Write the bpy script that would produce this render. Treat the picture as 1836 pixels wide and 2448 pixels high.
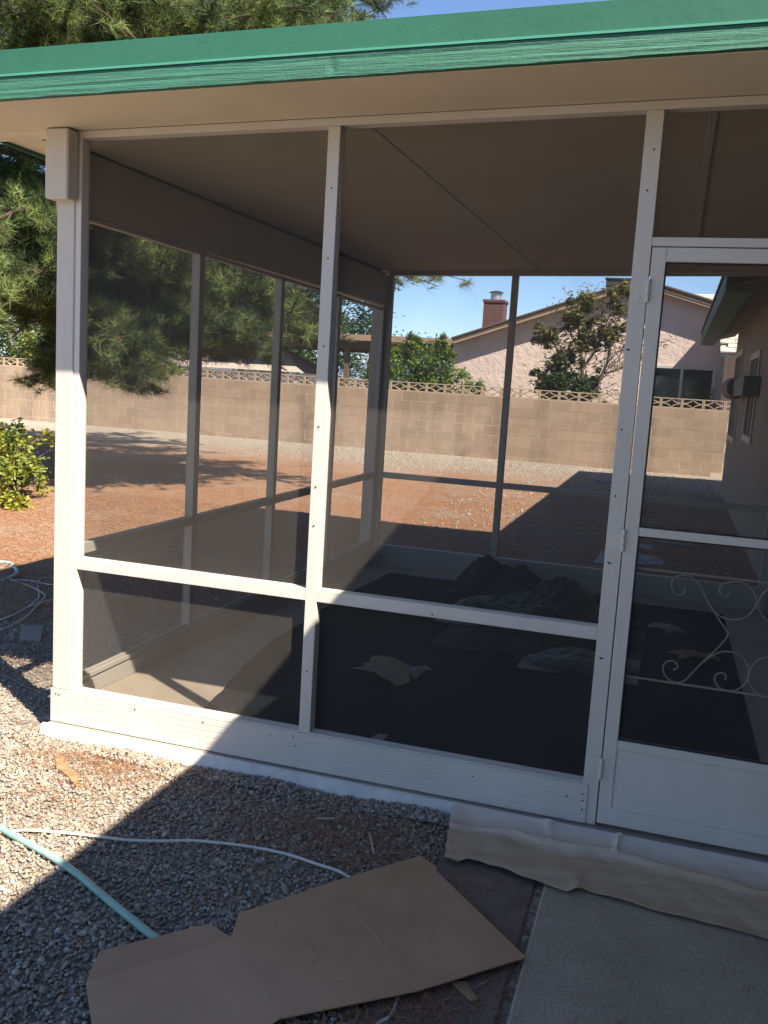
import bpy, bmesh, math, random
import numpy as np
from mathutils import Vector, Matrix

for o in list(bpy.data.objects):
    bpy.data.objects.remove(o, do_unlink=True)
S = bpy.context.scene
C = S.collection

# ------------------------------------------------------------------ camera
cam_d = bpy.data.cameras.new('camera')
cam_d.lens = 32.4528
cam_d.sensor_width = 36.0
cam_d.sensor_fit = 'AUTO'
cam_d.clip_start = 0.05
cam_d.clip_end = 6000
cam = bpy.data.objects.new('camera', cam_d)
C.objects.link(cam)
r_ = Vector((0.95223807, 0.29936025, 0.06021709))
u_ = Vector((-0.09897209, 0.11602156, 0.98830336))
f_ = Vector((-0.28887226, 0.94705989, -0.14010846))
M = Matrix((r_, u_, -f_)).transposed().to_4x4()
M.translation = Vector((2.3359, -3.2704, 1.5449))
cam.matrix_world = M
S.camera = cam
S.render.resolution_x = 768
S.render.resolution_y = 1024

# ------------------------------------------------------------------ world and sun
SUN = Vector((0.738, -0.485, 1.0)).normalized()
EL = math.asin(SUN.z)
AZ = math.atan2(SUN.x, SUN.y)
W = bpy.data.worlds.new('World')
S.world = W
W.use_nodes = True
nt = W.node_tree
bgn = nt.nodes.get('Background') or nt.nodes.new('ShaderNodeBackground')
sky = nt.nodes.new('ShaderNodeTexSky')
sky.sky_type = 'NISHITA'
sky.sun_disc = False
sky.sun_elevation = EL
sky.sun_rotation = AZ
sky.altitude = 3000
sky.air_density = 1.0
sky.dust_density = 0.0
sky.ozone_density = 3.2
nt.links.new(sky.outputs[0], bgn.inputs[0])
bgn.inputs[1].default_value = 0.085
sl = bpy.data.lights.new('sun', 'SUN')
sl.energy = 5.0
sl.angle = math.radians(0.53)
sl.color = (1.0, 0.90, 0.76)
so = bpy.data.objects.new('sun', sl)
C.objects.link(so)
so.rotation_euler = SUN.to_track_quat('Z', 'Y').to_euler()
so.location = (6, -4, 9)
S.view_settings.view_transform = 'Standard'
S.view_settings.look = 'None'
S.view_settings.exposure = 1.5
S.view_settings.gamma = 1.0
S.view_settings.use_curve_mapping = False
S.render.engine = 'CYCLES'
S.cycles.transparent_max_bounces = 24
S.cycles.max_bounces = 8
S.cycles.diffuse_bounces = 5

# ------------------------------------------------------------------ materials
MT = {}
def nodes_of(name):
    m = bpy.data.materials.new(name)
    m.use_nodes = True
    t = m.node_tree
    p = t.nodes['Principled BSDF']
    return m, t, p
def ramp(t, fac, stops):
    r = t.nodes.new('ShaderNodeValToRGB')
    e = r.color_ramp.elements
    while len(e) < len(stops):
        e.new(0.5)
    for i, (pos, c) in enumerate(stops):
        e[i].position = pos
        e[i].color = (c[0], c[1], c[2], 1)
    t.links.new(fac, r.inputs[0])
    return r.outputs[0]
def pos_scaled(t, sc):
    g = t.nodes.new('ShaderNodeNewGeometry')
    mp = t.nodes.new('ShaderNodeMapping')
    mp.inputs['Scale'].default_value = sc
    t.links.new(g.outputs['Position'], mp.inputs[0])
    return mp.outputs[0]
def noise(t, vec, scale, detail=4.0, rough=0.6):
    n = t.nodes.new('ShaderNodeTexNoise')
    n.inputs['Scale'].default_value = scale
    n.inputs['Detail'].default_value = detail
    n.inputs['Roughness'].default_value = rough
    t.links.new(vec, n.inputs['Vector'])
    return n.outputs['Fac']
def mixc(t, fac, a, b, mode='MIX'):
    m = t.nodes.new('ShaderNodeMix')
    m.data_type = 'RGBA'
    m.blend_type = mode
    for sock, v in ((m.inputs[0], fac), (m.inputs[6], a), (m.inputs[7], b)):
        if hasattr(v, 'is_linked') or isinstance(v, bpy.types.NodeSocket):
            t.links.new(v, sock)
        elif isinstance(v, (int, float)):
            sock.default_value = v
        else:
            sock.default_value = (v[0], v[1], v[2], 1)
    return m.outputs[2]
def bump(t, p, h, strength, dist):
    b = t.nodes.new('ShaderNodeBump')
    b.inputs['Strength'].default_value = strength
    b.inputs['Distance'].default_value = dist
    t.links.new(h, b.inputs['Height'])
    t.links.new(b.outputs[0], p.inputs['Normal'])
def mat(name, c1, c2=None, scale=6.0, rough=0.7, bs=0.0, bscale=80.0, bdist=0.004,
        stretch=(1, 1, 1), bstretch=None, metal=0.0, rnd=0.0, attr=None, spec=None):
    m, t, p = nodes_of(name)
    c2 = c2 or tuple(x * 0.82 for x in c1)
    v = pos_scaled(t, stretch)
    n = noise(t, v, scale)
    col = ramp(t, n, [(0.3, c2), (0.7, c1)])
    if rnd:
        oi = t.nodes.new('ShaderNodeObjectInfo')
        mr = t.nodes.new('ShaderNodeMapRange')
        mr.inputs[3].default_value = 1 - rnd
        mr.inputs[4].default_value = 1 + rnd
        t.links.new(oi.outputs['Random'], mr.inputs[0])
        col = mixc(t, 1.0, col, mr.outputs[0], 'MULTIPLY')
    if attr:
        a = t.nodes.new('ShaderNodeAttribute')
        a.attribute_name = attr
        col = mixc(t, 1.0, col, a.outputs['Color'], 'MULTIPLY')
    t.links.new(col, p.inputs['Base Color'])
    p.inputs['Roughness'].default_value = rough
    p.inputs['Metallic'].default_value = metal
    if spec is not None:
        p.inputs['Specular IOR Level'].default_value = spec
    if bs:
        vb = pos_scaled(t, bstretch or stretch)
        bump(t, p, noise(t, vb, bscale, 6.0, 0.65), bs, bdist)
    MT[name] = m
    return m

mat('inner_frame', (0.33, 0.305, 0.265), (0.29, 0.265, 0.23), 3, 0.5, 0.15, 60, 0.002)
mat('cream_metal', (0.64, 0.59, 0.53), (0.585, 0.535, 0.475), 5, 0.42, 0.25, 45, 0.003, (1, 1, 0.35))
mat('cream_wood', (0.63, 0.575, 0.51), (0.57, 0.515, 0.455), 4, 0.6, 0.5, 55, 0.006, (1, 1, 0.12))
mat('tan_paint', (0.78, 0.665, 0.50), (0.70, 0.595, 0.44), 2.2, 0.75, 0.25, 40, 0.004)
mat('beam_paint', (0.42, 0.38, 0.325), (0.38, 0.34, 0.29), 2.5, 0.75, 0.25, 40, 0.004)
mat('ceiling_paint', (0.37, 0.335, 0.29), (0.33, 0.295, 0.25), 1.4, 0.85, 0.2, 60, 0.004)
mat('green_metal', (0.032, 0.13, 0.088), (0.026, 0.11, 0.075), 3.2, 0.6, 0.5, 7, 0.006, spec=0.25)
mat('green_lip', (0.075, 0.28, 0.19), (0.065, 0.25, 0.17), 3, 0.4)
mat('green_wood', (0.04, 0.17, 0.115), (0.03, 0.135, 0.092), 9, 0.65, 0.7, 34, 0.009, (0.9, 8, 8), (0.25, 7, 7))
mat('screw_steel', (0.03, 0.03, 0.03), None, 8, 0.5, metal=0.6)
mat('rubber', (0.02, 0.02, 0.022), None, 8, 0.7)
mat('footing', (0.74, 0.71, 0.66), (0.58, 0.56, 0.53), 9, 0.85, 0.7, 35, 0.01)
mat('concrete', (0.30, 0.265, 0.225), (0.235, 0.205, 0.175), 3.5, 0.9, 0.5, 90, 0.004)
mat('porch_concrete', (0.36, 0.32, 0.27), (0.30, 0.265, 0.22), 2.5, 0.9, 0.4, 60, 0.004)
mat('red_concrete', (0.21, 0.125, 0.10), (0.13, 0.085, 0.075), 4, 0.9, 0.6, 70, 0.005)
mat('kraft_paper', (0.25, 0.175, 0.105), (0.20, 0.14, 0.085), 5, 0.75, 0.25, 18, 0.006)
mat('splinter', (0.5, 0.41, 0.29), None, 20, 0.8)
mat('cardboard_crease', (0.56, 0.385, 0.25), None, 9, 0.8)
mat('floor_paper', (0.33, 0.27, 0.20), (0.25, 0.205, 0.15), 3, 0.75, 0.3, 12, 0.006)
mat('cardboard', (0.53, 0.335, 0.195), (0.43, 0.265, 0.15), 2.6, 0.8, 0.15, 60, 0.002, rnd=0.07)
mat('carpet', (0.012, 0.013, 0.014), (0.007, 0.008, 0.009), 40, 0.95, 0.8, 220, 0.006, spec=0.1)
mat('hose_rubber', (0.29, 0.48, 0.41), (0.23, 0.40, 0.345), 20, 0.45)
mat('cord_plastic', (0.72, 0.68, 0.60), (0.6, 0.56, 0.5), 30, 0.45)
mat('dry_wood', (0.38, 0.24, 0.12), (0.26, 0.16, 0.08), 30, 0.8, 0.4, 80, 0.003)
mat('white_scrap', (0.25, 0.25, 0.26), (0.18, 0.18, 0.19), 20, 0.8)
mat('blue_plastic', (0.16, 0.23, 0.33), (0.12, 0.18, 0.27), 6, 0.5)
mat('dark_fabric', (0.014, 0.014, 0.014), (0.008, 0.008, 0.008), 8, 0.9, 0.6, 30, 0.01)
mat('dusty_plastic', (0.022, 0.021, 0.019), (0.013, 0.013, 0.013), 7, 0.5, 0.5, 20, 0.01)
mat('stucco_tan', (0.27, 0.23, 0.185), (0.235, 0.20, 0.16), 4, 0.92, 0.9, 45, 0.012)
mat('stucco_pink', (0.74, 0.60, 0.53), (0.66, 0.53, 0.465), 2.5, 0.95, 1.0, 9, 0.03)
mat('brown_trim', (0.17, 0.115, 0.085), (0.13, 0.09, 0.065), 3, 0.7)
mat('tan_trim', (0.37, 0.27, 0.185), (0.31, 0.225, 0.155), 3, 0.7)
mat('shingles', (0.17, 0.125, 0.10), (0.12, 0.09, 0.075), 12, 0.95, 0.8, 30, 0.01)
mat('white_tile', (0.66, 0.61, 0.53), (0.52, 0.47, 0.40), 6, 0.85, 0.6, 14, 0.02, rnd=0.12)
mat('shed_roof', (0.50, 0.42, 0.35), (0.44, 0.37, 0.31), 2, 0.6)
mat('shed_wall', (0.70, 0.70, 0.71), (0.64, 0.64, 0.66), 3, 0.7)
mat('window_frame', (0.62, 0.60, 0.60), None, 3, 0.5)
mat('galvanised', (0.55, 0.57, 0.60), (0.42, 0.44, 0.47), 8, 0.4, metal=0.7)
mat('cooler_metal', (0.045, 0.052, 0.05), (0.036, 0.042, 0.04), 3, 0.6)
mat('red_paint', (0.07, 0.03, 0.027), None, 5, 0.6)
mat('bark', (0.10, 0.062, 0.042), (0.055, 0.036, 0.027), 14, 0.95, 1.0, 26, 0.03, (1, 1, 0.4))
mat('grey_bark', (0.16, 0.13, 0.10), (0.09, 0.075, 0.06), 14, 0.95, 0.8, 26, 0.02)
mat('cut_wood', (0.62, 0.33, 0.15), None, 14, 0.8)

def leafmat(name, c1, c2, trans=0.25, rough=0.55):
    m, t, p = nodes_of(name)
    a = t.nodes.new('ShaderNodeAttribute')
    a.attribute_name = 'tint'
    col = ramp(t, a.outputs['Fac'], [(0.0, c2), (1.0, c1)])
    t.links.new(col, p.inputs['Base Color'])
    p.inputs['Roughness'].default_value = rough
    p.inputs['Specular IOR Level'].default_value = 0.3
    tr = t.nodes.new('ShaderNodeBsdfTranslucent')
    t.links.new(col, tr.inputs[0])
    mx = t.nodes.new('ShaderNodeMixShader')
    mx.inputs[0].default_value = trans
    t.links.new(p.outputs[0], mx.inputs[1])
    t.links.new(tr.outputs[0], mx.inputs[2])
    t.links.new(mx.outputs[0], t.nodes['Material Output'].inputs[0])
    MT[name] = m
leafmat('pine_needles', (0.21, 0.27, 0.08), (0.022, 0.045, 0.022), 0.12)
leafmat('citrus_leaf', (0.22, 0.30, 0.035), (0.055, 0.12, 0.02), 0.3, 0.4)
leafmat('dark_leaf', (0.105, 0.15, 0.05), (0.022, 0.045, 0.02), 0.2, 0.4)
leafmat('olive_leaf', (0.26, 0.22, 0.07), (0.06, 0.09, 0.03), 0.25)
leafmat('yellow_leaf', (0.38, 0.37, 0.05), (0.09, 0.16, 0.04), 0.3)
leafmat('tree_leaf', (0.075, 0.14, 0.04), (0.022, 0.055, 0.02), 0.25)
leafmat('hedge_leaf', (0.26, 0.27, 0.06), (0.05, 0.085, 0.03), 0.25)
leafmat('dead_needles', (0.46, 0.25, 0.13), (0.20, 0.10, 0.055), 0.1, 0.8)

def glass(name, c=(0.02, 0.025, 0.028)):
    m, t, p = nodes_of(name)
    p.inputs['Base Color'].default_value = (*c, 1)
    p.inputs['Roughness'].default_value = 0.06
    MT[name] = m
glass('window_glass')

def screenmat():
    m, t, p = nodes_of('insect_screen')
    t.nodes.remove(p)
    d = t.nodes.new('ShaderNodeBsdfDiffuse')
    d.inputs[0].default_value = (0.135, 0.126, 0.114, 1)
    tr = t.nodes.new('ShaderNodeBsdfTransparent')
    mx = t.nodes.new('ShaderNodeMixShader')
    mx.inputs[0].default_value = 0.25
    mrn = t.nodes.new('ShaderNodeMapRange')
    mrn.inputs[1].default_value = 0.3; mrn.inputs[2].default_value = 0.7; mrn.inputs[3].default_value = 0.215; mrn.inputs[4].default_value = 0.285
    t.links.new(noise(t, pos_scaled(t, (1, 1, 0.5)), 3.0, 5, 0.6), mrn.inputs[0])
    t.links.new(mrn.outputs[0], mx.inputs[0])
    t.links.new(tr.outputs[0], mx.inputs[1])
    t.links.new(d.outputs[0], mx.inputs[2])
    t.links.new(mx.outputs[0], t.nodes['Material Output'].inputs[0])
    MT['insect_screen'] = m
screenmat()

def blockmat():
    m, t, p = nodes_of('block_face')
    v = pos_scaled(t, (1, 1, 1))
    n = noise(t, v, 5)
    col = ramp(t, n, [(0.3, (0.31, 0.228, 0.16)), (0.7, (0.37, 0.275, 0.195))])
    oi = t.nodes.new('ShaderNodeObjectInfo')
    mr = t.nodes.new('ShaderNodeMapRange')
    mr.inputs[3].default_value = 0.95
    mr.inputs[4].default_value = 1.12
    t.links.new(oi.outputs['Random'], mr.inputs[0])
    col = mixc(t, 1.0, col, mr.outputs[0], 'MULTIPLY')
    vs = pos_scaled(t, (1, 1, 0.12))
    st = noise(t, vs, 1.9, 3, 0.5)
    sr = ramp(t, st, [(0.47, (1, 1, 1)), (0.66, (0.70, 0.70, 0.71))])
    col = mixc(t, 1.0, col, sr, 'MULTIPLY')
    t.links.new(col, p.inputs['Base Color'])
    p.inputs['Roughness'].default_value = 0.95
    bump(t, p, noise(t, v, 70, 5), 0.4, 0.006)
    MT['block_face'] = m
blockmat()
mat('mortar', (0.56, 0.47, 0.37), (0.50, 0.415, 0.32), 8, 0.95, 0.3, 60)
mat('breeze_face', (0.43, 0.335, 0.24), (0.38, 0.295, 0.21), 8, 0.95, 0.3, 60)

def brickmat():
    m, t, p = nodes_of('chimney_brick')
    g = t.nodes.new('ShaderNodeNewGeometry')
    mp = t.nodes.new('ShaderNodeMapping')
    mp.inputs['Rotation'].default_value = (math.radians(90), 0, 0)
    t.links.new(g.outputs['Position'], mp.inputs[0])
    b = t.nodes.new('ShaderNodeTexBrick')
    b.inputs['Color1'].default_value = (0.125, 0.055, 0.05, 1)
    b.inputs['Color2'].default_value = (0.10, 0.045, 0.04, 1)
    b.inputs['Mortar'].default_value = (0.17, 0.10, 0.09, 1)
    b.inputs['Scale'].default_value = 1.0
    b.inputs['Brick Width'].default_value = 0.22
    b.inputs['Row Height'].default_value = 0.075
    b.inputs['Mortar Size'].default_value = 0.006
    t.links.new(mp.outputs[0], b.inputs[0])
    t.links.new(b.outputs[0], p.inputs['Base Color'])
    p.inputs['Roughness'].default_value = 0.9
    MT['chimney_brick'] = m
brickmat()

def groundmat():
    m, t, p = nodes_of('yard_ground')
    v = pos_scaled(t, (1, 1, 1))
    g = t.nodes.new('ShaderNodeNewGeometry')
    sep = t.nodes.new('ShaderNodeSeparateXYZ')
    t.links.new(g.outputs['Position'], sep.inputs[0])
    def mrange(src, a, b, c, d):
        r = t.nodes.new('ShaderNodeMapRange')
        for i, x in zip((1, 2, 3, 4), (a, b, c, d)):
            r.inputs[i].default_value = x
        t.links.new(src, r.inputs[0])
        return r.outputs[0]
    def math_(op, a, b):
        n = t.nodes.new('ShaderNodeMath')
        n.operation = op
        for s, x in zip(n.inputs, (a, b)):
            if isinstance(x, (int, float)):
                s.default_value = x
            else:
                t.links.new(x, s)
        return n.outputs[0]
    # gravel colours
    vo = t.nodes.new('ShaderNodeTexVoronoi')
    vo.inputs['Scale'].default_value = 42
    t.links.new(v, vo.inputs['Vector'])
    sepc = t.nodes.new('ShaderNodeSeparateColor')
    t.links.new(vo.outputs['Color'], sepc.inputs[0])
    grav = ramp(t, sepc.outputs[0], [(0.0, (0.22, 0.19, 0.16)), (0.45, (0.32, 0.275, 0.22)),
                                     (0.8, (0.40, 0.345, 0.27)), (1.0, (0.52, 0.47, 0.40))])
    # litter colours
    n1 = noise(t, pos_scaled(t, (1, 2.4, 1)), 26, 6, 0.75)
    lit = ramp(t, n1, [(0.28, (0.16, 0.08, 0.05)), (0.5, (0.32, 0.165, 0.092)), (0.72, (0.44, 0.265, 0.155))])
    a = mrange(sep.outputs['Y'], 0.7, 2.2, 0.0, 1.0)
    b = mrange(sep.outputs['Y'], 10.5, 15.0, 1.0, 0.0)
    base = math_('MULTIPLY', a, b)
    n2 = noise(t, v, 0.55, 5, 0.65)
    n3 = noise(t, v, 2.6, 4, 0.7)
    k = math_('ADD', math_('MULTIPLY', math_('SUBTRACT', n2, 0.52), 2.8), math_('MULTIPLY', math_('SUBTRACT', n3, 0.5), 1.6))
    fac = math_('ADD', base, math_('SUBTRACT', math_('MULTIPLY', k, base), 0.0))
    cl = t.nodes.new('ShaderNodeClamp')
    t.links.new(fac, cl.inputs[0])
    col = mixc(t, cl.outputs[0], grav, lit)
    t.links.new(col, p.inputs['Base Color'])
    p.inputs['Roughness'].default_value = 0.95
    p.inputs['Specular IOR Level'].default_value = 0.15
    h = math_('ADD', vo.outputs['Distance'], math_('MULTIPLY', n1, 1.4))
    bump(t, p, h, 1.0, 0.012)
    MT['yard_ground'] = m
groundmat()

def pebblemat():
    m, t, p = nodes_of('pebbles')
    a = t.nodes.new('ShaderNodeAttribute')
    a.attribute_name = 'tint'
    col = ramp(t, a.outputs['Fac'], [(0.0, (0.22, 0.20, 0.18)), (0.3, (0.30, 0.265, 0.22)), (0.55, (0.34, 0.29, 0.23)),
                                     (0.72, (0.37, 0.265, 0.20)), (0.85, (0.42, 0.375, 0.31)), (1.0, (0.50, 0.465, 0.41))])
    t.links.new(col, p.inputs['Base Color'])
    p.inputs['Roughness'].default_value = 0.85
    p.inputs['Specular IOR Level'].default_value = 0.25
    MT['pebbles'] = m
pebblemat()

def walkmat(name, base, dark, light):
    m, t, p = nodes_of(name)
    v = pos_scaled(t, (1, 1, 1))
    c = ramp(t, noise(t, v, 2.2, 6, 0.7), [(0.3, dark), (0.55, base), (0.8, light)])
    fine = ramp(t, noise(t, v, 140, 3, 0.6), [(0.3, (0.72, 0.72, 0.72)), (0.6, (1.08, 1.08, 1.08))])
    c = mixc(t, 1.0, c, fine, 'MULTIPLY')
    vo = t.nodes.new('ShaderNodeTexVoronoi')
    vo.inputs['Scale'].default_value = 9
    t.links.new(v, vo.inputs['Vector'])
    sp = ramp(t, vo.outputs['Distance'], [(0.03, (0.35, 0.33, 0.32)), (0.085, (1, 1, 1))])
    c = mixc(t, 0.8, c, sp, 'MULTIPLY')
    t.links.new(c, p.inputs['Base Color'])
    p.inputs['Roughness'].default_value = 0.92
    p.inputs['Specular IOR Level'].default_value = 0.2
    bump(t, p, noise(t, v, 110, 5, 0.7), 0.7, 0.004)
    MT[name] = m
walkmat('walk_concrete', (0.43, 0.355, 0.265), (0.33, 0.27, 0.20), (0.49, 0.41, 0.315))
walkmat('pad_concrete', (0.25, 0.185, 0.16), (0.16, 0.12, 0.105), (0.33, 0.28, 0.25))

# ------------------------------------------------------------------ builders
def tag(o, label=None, cat=None, group=None, kind=None):
    if label: o['label'] = label
    if cat: o['category'] = cat
    if group: o['group'] = group
    if kind: o['kind'] = kind
    return o
def thing(name, label, cat, loc=(0, 0, 0), group=None):
    o = bpy.data.objects.new(name, None)
    o.empty_display_size = 0.2
    C.objects.link(o)
    o.location = loc
    return tag(o, label, cat, group)
def link(name, me, m, parent=None):
    o = bpy.data.objects.new(name, me)
    if m is not None:
        me.materials.append(MT[m])
    C.objects.link(o)
    if parent is not None:
        o.parent = parent
        p = parent
        off = Vector((0, 0, 0))
        while p is not None:
            off += p.location
            p = p.parent
        o.location = -off
    return o
def np_mesh(name, V, F, tint=None, smooth=False):
    """V (n,3), F (m,k) with constant k; tint per face"""
    V = np.asarray(V, np.float32)
    F = np.asarray(F, np.int32)
    me = bpy.data.meshes.new(name)
    me.vertices.add(len(V))
    me.vertices.foreach_set('co', V.ravel())
    k = F.shape[1]
    me.loops.add(F.size)
    me.loops.foreach_set('vertex_index', F.ravel())
    me.polygons.add(len(F))
    me.polygons.foreach_set('loop_start', np.arange(0, F.size, k, dtype=np.int32))
    me.polygons.foreach_set('loop_total', np.full(len(F), k, np.int32))
    me.polygons.foreach_set('use_smooth', np.full(len(F), bool(smooth)))
    me.update(calc_edges=True)
    if tint is not None:
        a = me.attributes.new('tint', 'FLOAT', 'FACE')
        a.data.foreach_set('value', np.asarray(tint, np.float32))
    return me
def bm_mesh(name, bm, smooth=False):
    me = bpy.data.meshes.new(name)
    bmesh.ops.recalc_face_normals(bm, faces=bm.faces)
    bm.to_mesh(me)
    bm.free()
    if smooth:
        for p in me.polygons: p.use_smooth = True
    return me
def add_hex(bm, c8):
    vs = [bm.verts.new(c) for c in c8]
    for f in ((0, 3, 2, 1), (4, 5, 6, 7), (0, 1, 5, 4), (1, 2, 6, 5), (2, 3, 7, 6), (3, 0, 4, 7)):
        bm.faces.new([vs[i] for i in f])
def box(name, x0, x1, y0, y1, z0, z1, m, parent=None, bev=0.0, sx=0.0, sy=0.0):
    """box; sx, sy shear z along x and y (a member that follows the roof slope)"""
    bm = bmesh.new()
    def q(x, y, z): return (x, y, z + sx * x + sy * y)
    add_hex(bm, [q(x0, y0, z0), q(x1, y0, z0), q(x1, y1, z0), q(x0, y1, z0),
                 q(x0, y0, z1), q(x1, y0, z1), q(x1, y1, z1), q(x0, y1, z1)])
    if bev:
        bmesh.ops.bevel(bm, geom=list(bm.edges), offset=bev, segments=1, affect='EDGES')
    return link(name, bm_mesh(name, bm), m, parent)
def sheet(name, pts, m, parent=None):
    bm = bmesh.new()
    bm.faces.new([bm.verts.new(p) for p in pts])
    return link(name, bm_mesh(name, bm), m, parent)
def prism(name, pts2, axis, a0, a1, m, parent=None, bev=0.0):
    """extrude a polygon; axis 'x': pts (y,z); 'y': pts (x,z); 'z': pts (x,y)"""
    bm = bmesh.new()
    def q(p, a):
        return {'x': (a, p[0], p[1]), 'y': (p[0], a, p[1]), 'z': (p[0], p[1], a)}[axis]
    A = [bm.verts.new(q(p, a0)) for p in pts2]
    B = [bm.verts.new(q(p, a1)) for p in pts2]
    n = len(pts2)
    bm.faces.new(A)
    bm.faces.new(B[::-1])
    for i in range(n):
        bm.faces.new((A[i], A[(i + 1) % n], B[(i + 1) % n], B[i]))
    if bev:
        bmesh.ops.bevel(bm, geom=list(bm.edges), offset=bev, segments=1, affect='EDGES')
    return link(name, bm_mesh(name, bm), m, parent)
def tube_arrays(pts, rad, n=8, cap=True):
    P = [Vector(p) for p in pts]
    V, F = [], []
    prev = None
    for i, p in enumerate(P):
        d = (P[min(i + 1, len(P) - 1)] - P[max(i - 1, 0)]).normalized()
        if prev is None:
            a = d.orthogonal().normalized()
        else:
            a = (prev - d * prev.dot(d))
            a = a.normalized() if a.length > 1e-6 else d.orthogonal().normalized()
        prev = a
        b = d.cross(a)
        r = rad[i] if hasattr(rad, '__len__') else rad
        for k in range(n):
            t = 2 * math.pi * k / n
            V.append(p + (a * math.cos(t) + b * math.sin(t)) * r)
    for i in range(len(P) - 1):
        for k in range(n):
            F.append((i * n + k, i * n + (k + 1) % n, (i + 1) * n + (k + 1) % n, (i + 1) * n + k))
    return [tuple(v) for v in V], F
def tubes_mesh(name, tubes, n=8):
    V, F = [], []
    for pts, rad in tubes:
        v, f = tube_arrays(pts, rad, n)
        o = len(V)
        V += v
        F += [tuple(i + o for i in q) for q in f]
    return np_mesh(name, V, F, smooth=True)
def tube(name, pts, rad, m, parent=None, n=8):
    return link(name, tubes_mesh(name, [(pts, rad)], n), m, parent)
def spline(pts, k=6):
    P = [np.array(p, float) for p in pts]
    P = [2 * P[0] - P[1]] + P + [2 * P[-1] - P[-2]]
    out = []
    for i in range(1, len(P) - 2):
        for j in range(k):
            t = j / k
            a, b, c, d = P[i - 1], P[i], P[i + 1], P[i + 2]
            out.append(tuple(0.5 * (2 * b + (c - a) * t + (2 * a - 5 * b + 4 * c - d) * t * t + (-a + 3 * b - 3 * c + d) * t ** 3)))
    out.append(tuple(P[-2]))
    return out

rng = np.random.default_rng(7)
random.seed(7)

def gz(x, y):
    """level of the yard"""
    x = np.asarray(x, float); y = np.asarray(y, float)
    return -0.055 + 0.006 * np.clip(y, 0, 17) + 0.008 * np.sin(x * 2.1 + y * 1.3) * np.sin(y * 1.7 - x * 0.6)

# ------------------------------------------------------------------ ground
def ground():
    xs = np.concatenate([[-900, -300, -100, -40], np.arange(-20, -0.3, 0.4), [-0.215, -0.119], np.arange(0.2, 3.0, 0.4), [3.205], np.arange(3.6, 12.01, 0.4), [30, 100, 300, 900]])
    ys = np.concatenate([[-600, -100, -30, -12], np.arange(-6, -0.1, 0.4), [-0.02, 0.17], np.arange(0.4, 4.6, 0.4), [4.74], np.arange(5.2, 20.01, 0.4), [30, 60, 200, 1500]])
    X, Y = np.meshgrid(xs, ys)
    Z = gz(X, Y)
    V = np.stack([X, Y, Z], -1).reshape(-1, 3)
    nx, ny = len(xs), len(ys)
    i = np.arange(nx * ny).reshape(ny, nx)
    F = np.stack([i[:-1, :-1], i[:-1, 1:], i[1:, 1:], i[1:, :-1]], -1).reshape(-1, 4)
    cc = V[F].mean(1)
    F = F[~((cc[:, 0] > np.where(cc[:, 1] < .17, -.119, -.215)) & (cc[:, 0] < 3.205) & (cc[:, 1] > -.02) & (cc[:, 1] < 4.74))]
    o = link('ground', np_mesh('ground', V, F, smooth=True), 'yard_ground')
    tag(o, 'gravel and pine litter yard around the porch', 'ground', kind='structure')
ground()

# distant hills
def hills():
    n = 60
    xs = np.linspace(-2600, 1600, n)
    h = 30 + 40 * np.abs(np.sin(xs * 0.0021 + 1.1)) + 22 * np.sin(xs * 0.0093) + rng.uniform(-6, 6, n)
    V, F = [], []
    for i in range(n):
        V += [(xs[i], 3600, -20), (xs[i], 3900, h[i]), (xs[i], 4600, -20)]
    for i in range(n - 1):
        a = 3 * i
        F += [(a, a + 3, a + 4, a + 1), (a + 1, a + 4, a + 5, a + 2)]
    mat('hill_slope', (0.23, 0.28, 0.38), (0.20, 0.25, 0.35), 0.004, 1.0)
    tag(link('hills', np_mesh('hills', V, F), 'hill_slope'), 'pale blue distant hills on the horizon', 'hills', kind='structure')
hills()

# ------------------------------------------------------------------ porch
SX = 0.024
porch = thing('screened_porch', 'cream framed screened porch with green fascia and low board wall', 'porch', (1.0, 0, 0))
P = porch
XL = -0.178
D = 4.674
def ceil_z(x, y): return 2.452 + SX * x + 0.011 * y
FY0, FY1 = 0.0, 0.055     # depth of the front frame members

# slab: falls towards the back
bm = bmesh.new()
add_hex(bm, [(-0.118, -0.03, -0.35), (3.19, -0.03, -0.35), (3.19, 0.1799, -0.35), (-0.118, 0.1799, -0.35),
             (-0.118, -0.03, -0.004), (3.19, -0.03, -0.004), (3.19, 0.1799, -0.0086), (-0.118, 0.1799, -0.0086)])
add_hex(bm, [(-0.24, 0.18, -0.35), (3.19, 0.18, -0.35), (3.19, 4.78, -0.35), (-0.24, 4.78, -0.35),
             (-0.24, 0.18, -0.0086), (3.19, 0.18, -0.0086), (3.19, 4.78, -0.127), (-0.24, 4.78, -0.127)])
link('slab', bm_mesh('slab', bm), 'porch_concrete', P)
# white painted footing edge in front of slab, slightly rough
def footing():
    bm = bmesh.new()
    n = 70
    rows = []
    for i in range(n + 1):
        x = -0.135 + (3.19 + 0.135) * i / n
        j = random.uniform(-0.004, 0.004)
        prof = [(-0.0302, -0.003), (-0.044 + j, -0.006 + j * 0.5), (-0.058 + j, -0.05), (-0.066 + j, -0.12), (-0.0302, -0.12)]
        rows.append([bm.verts.new((x, y, z)) for y, z in prof])
    for a, b in zip(rows, rows[1:]):
        for k in range(4):
            bm.faces.new((a[k], b[k], b[k + 1], a[k + 1]))
    return bm_mesh('footing', bm)
link('footing', footing(), 'footing', P)

# front wood corner post + bracket block
box('corner_post', -0.112, -0.0275, -0.004, 0.080, 0.1465, 2.449, 'cream_wood', P, 0.004)
box('post_bracket', -0.118, -0.012, -0.075, -0.0045, 2.178, 2.444, 'cream_wood', P, 0.006)
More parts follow.
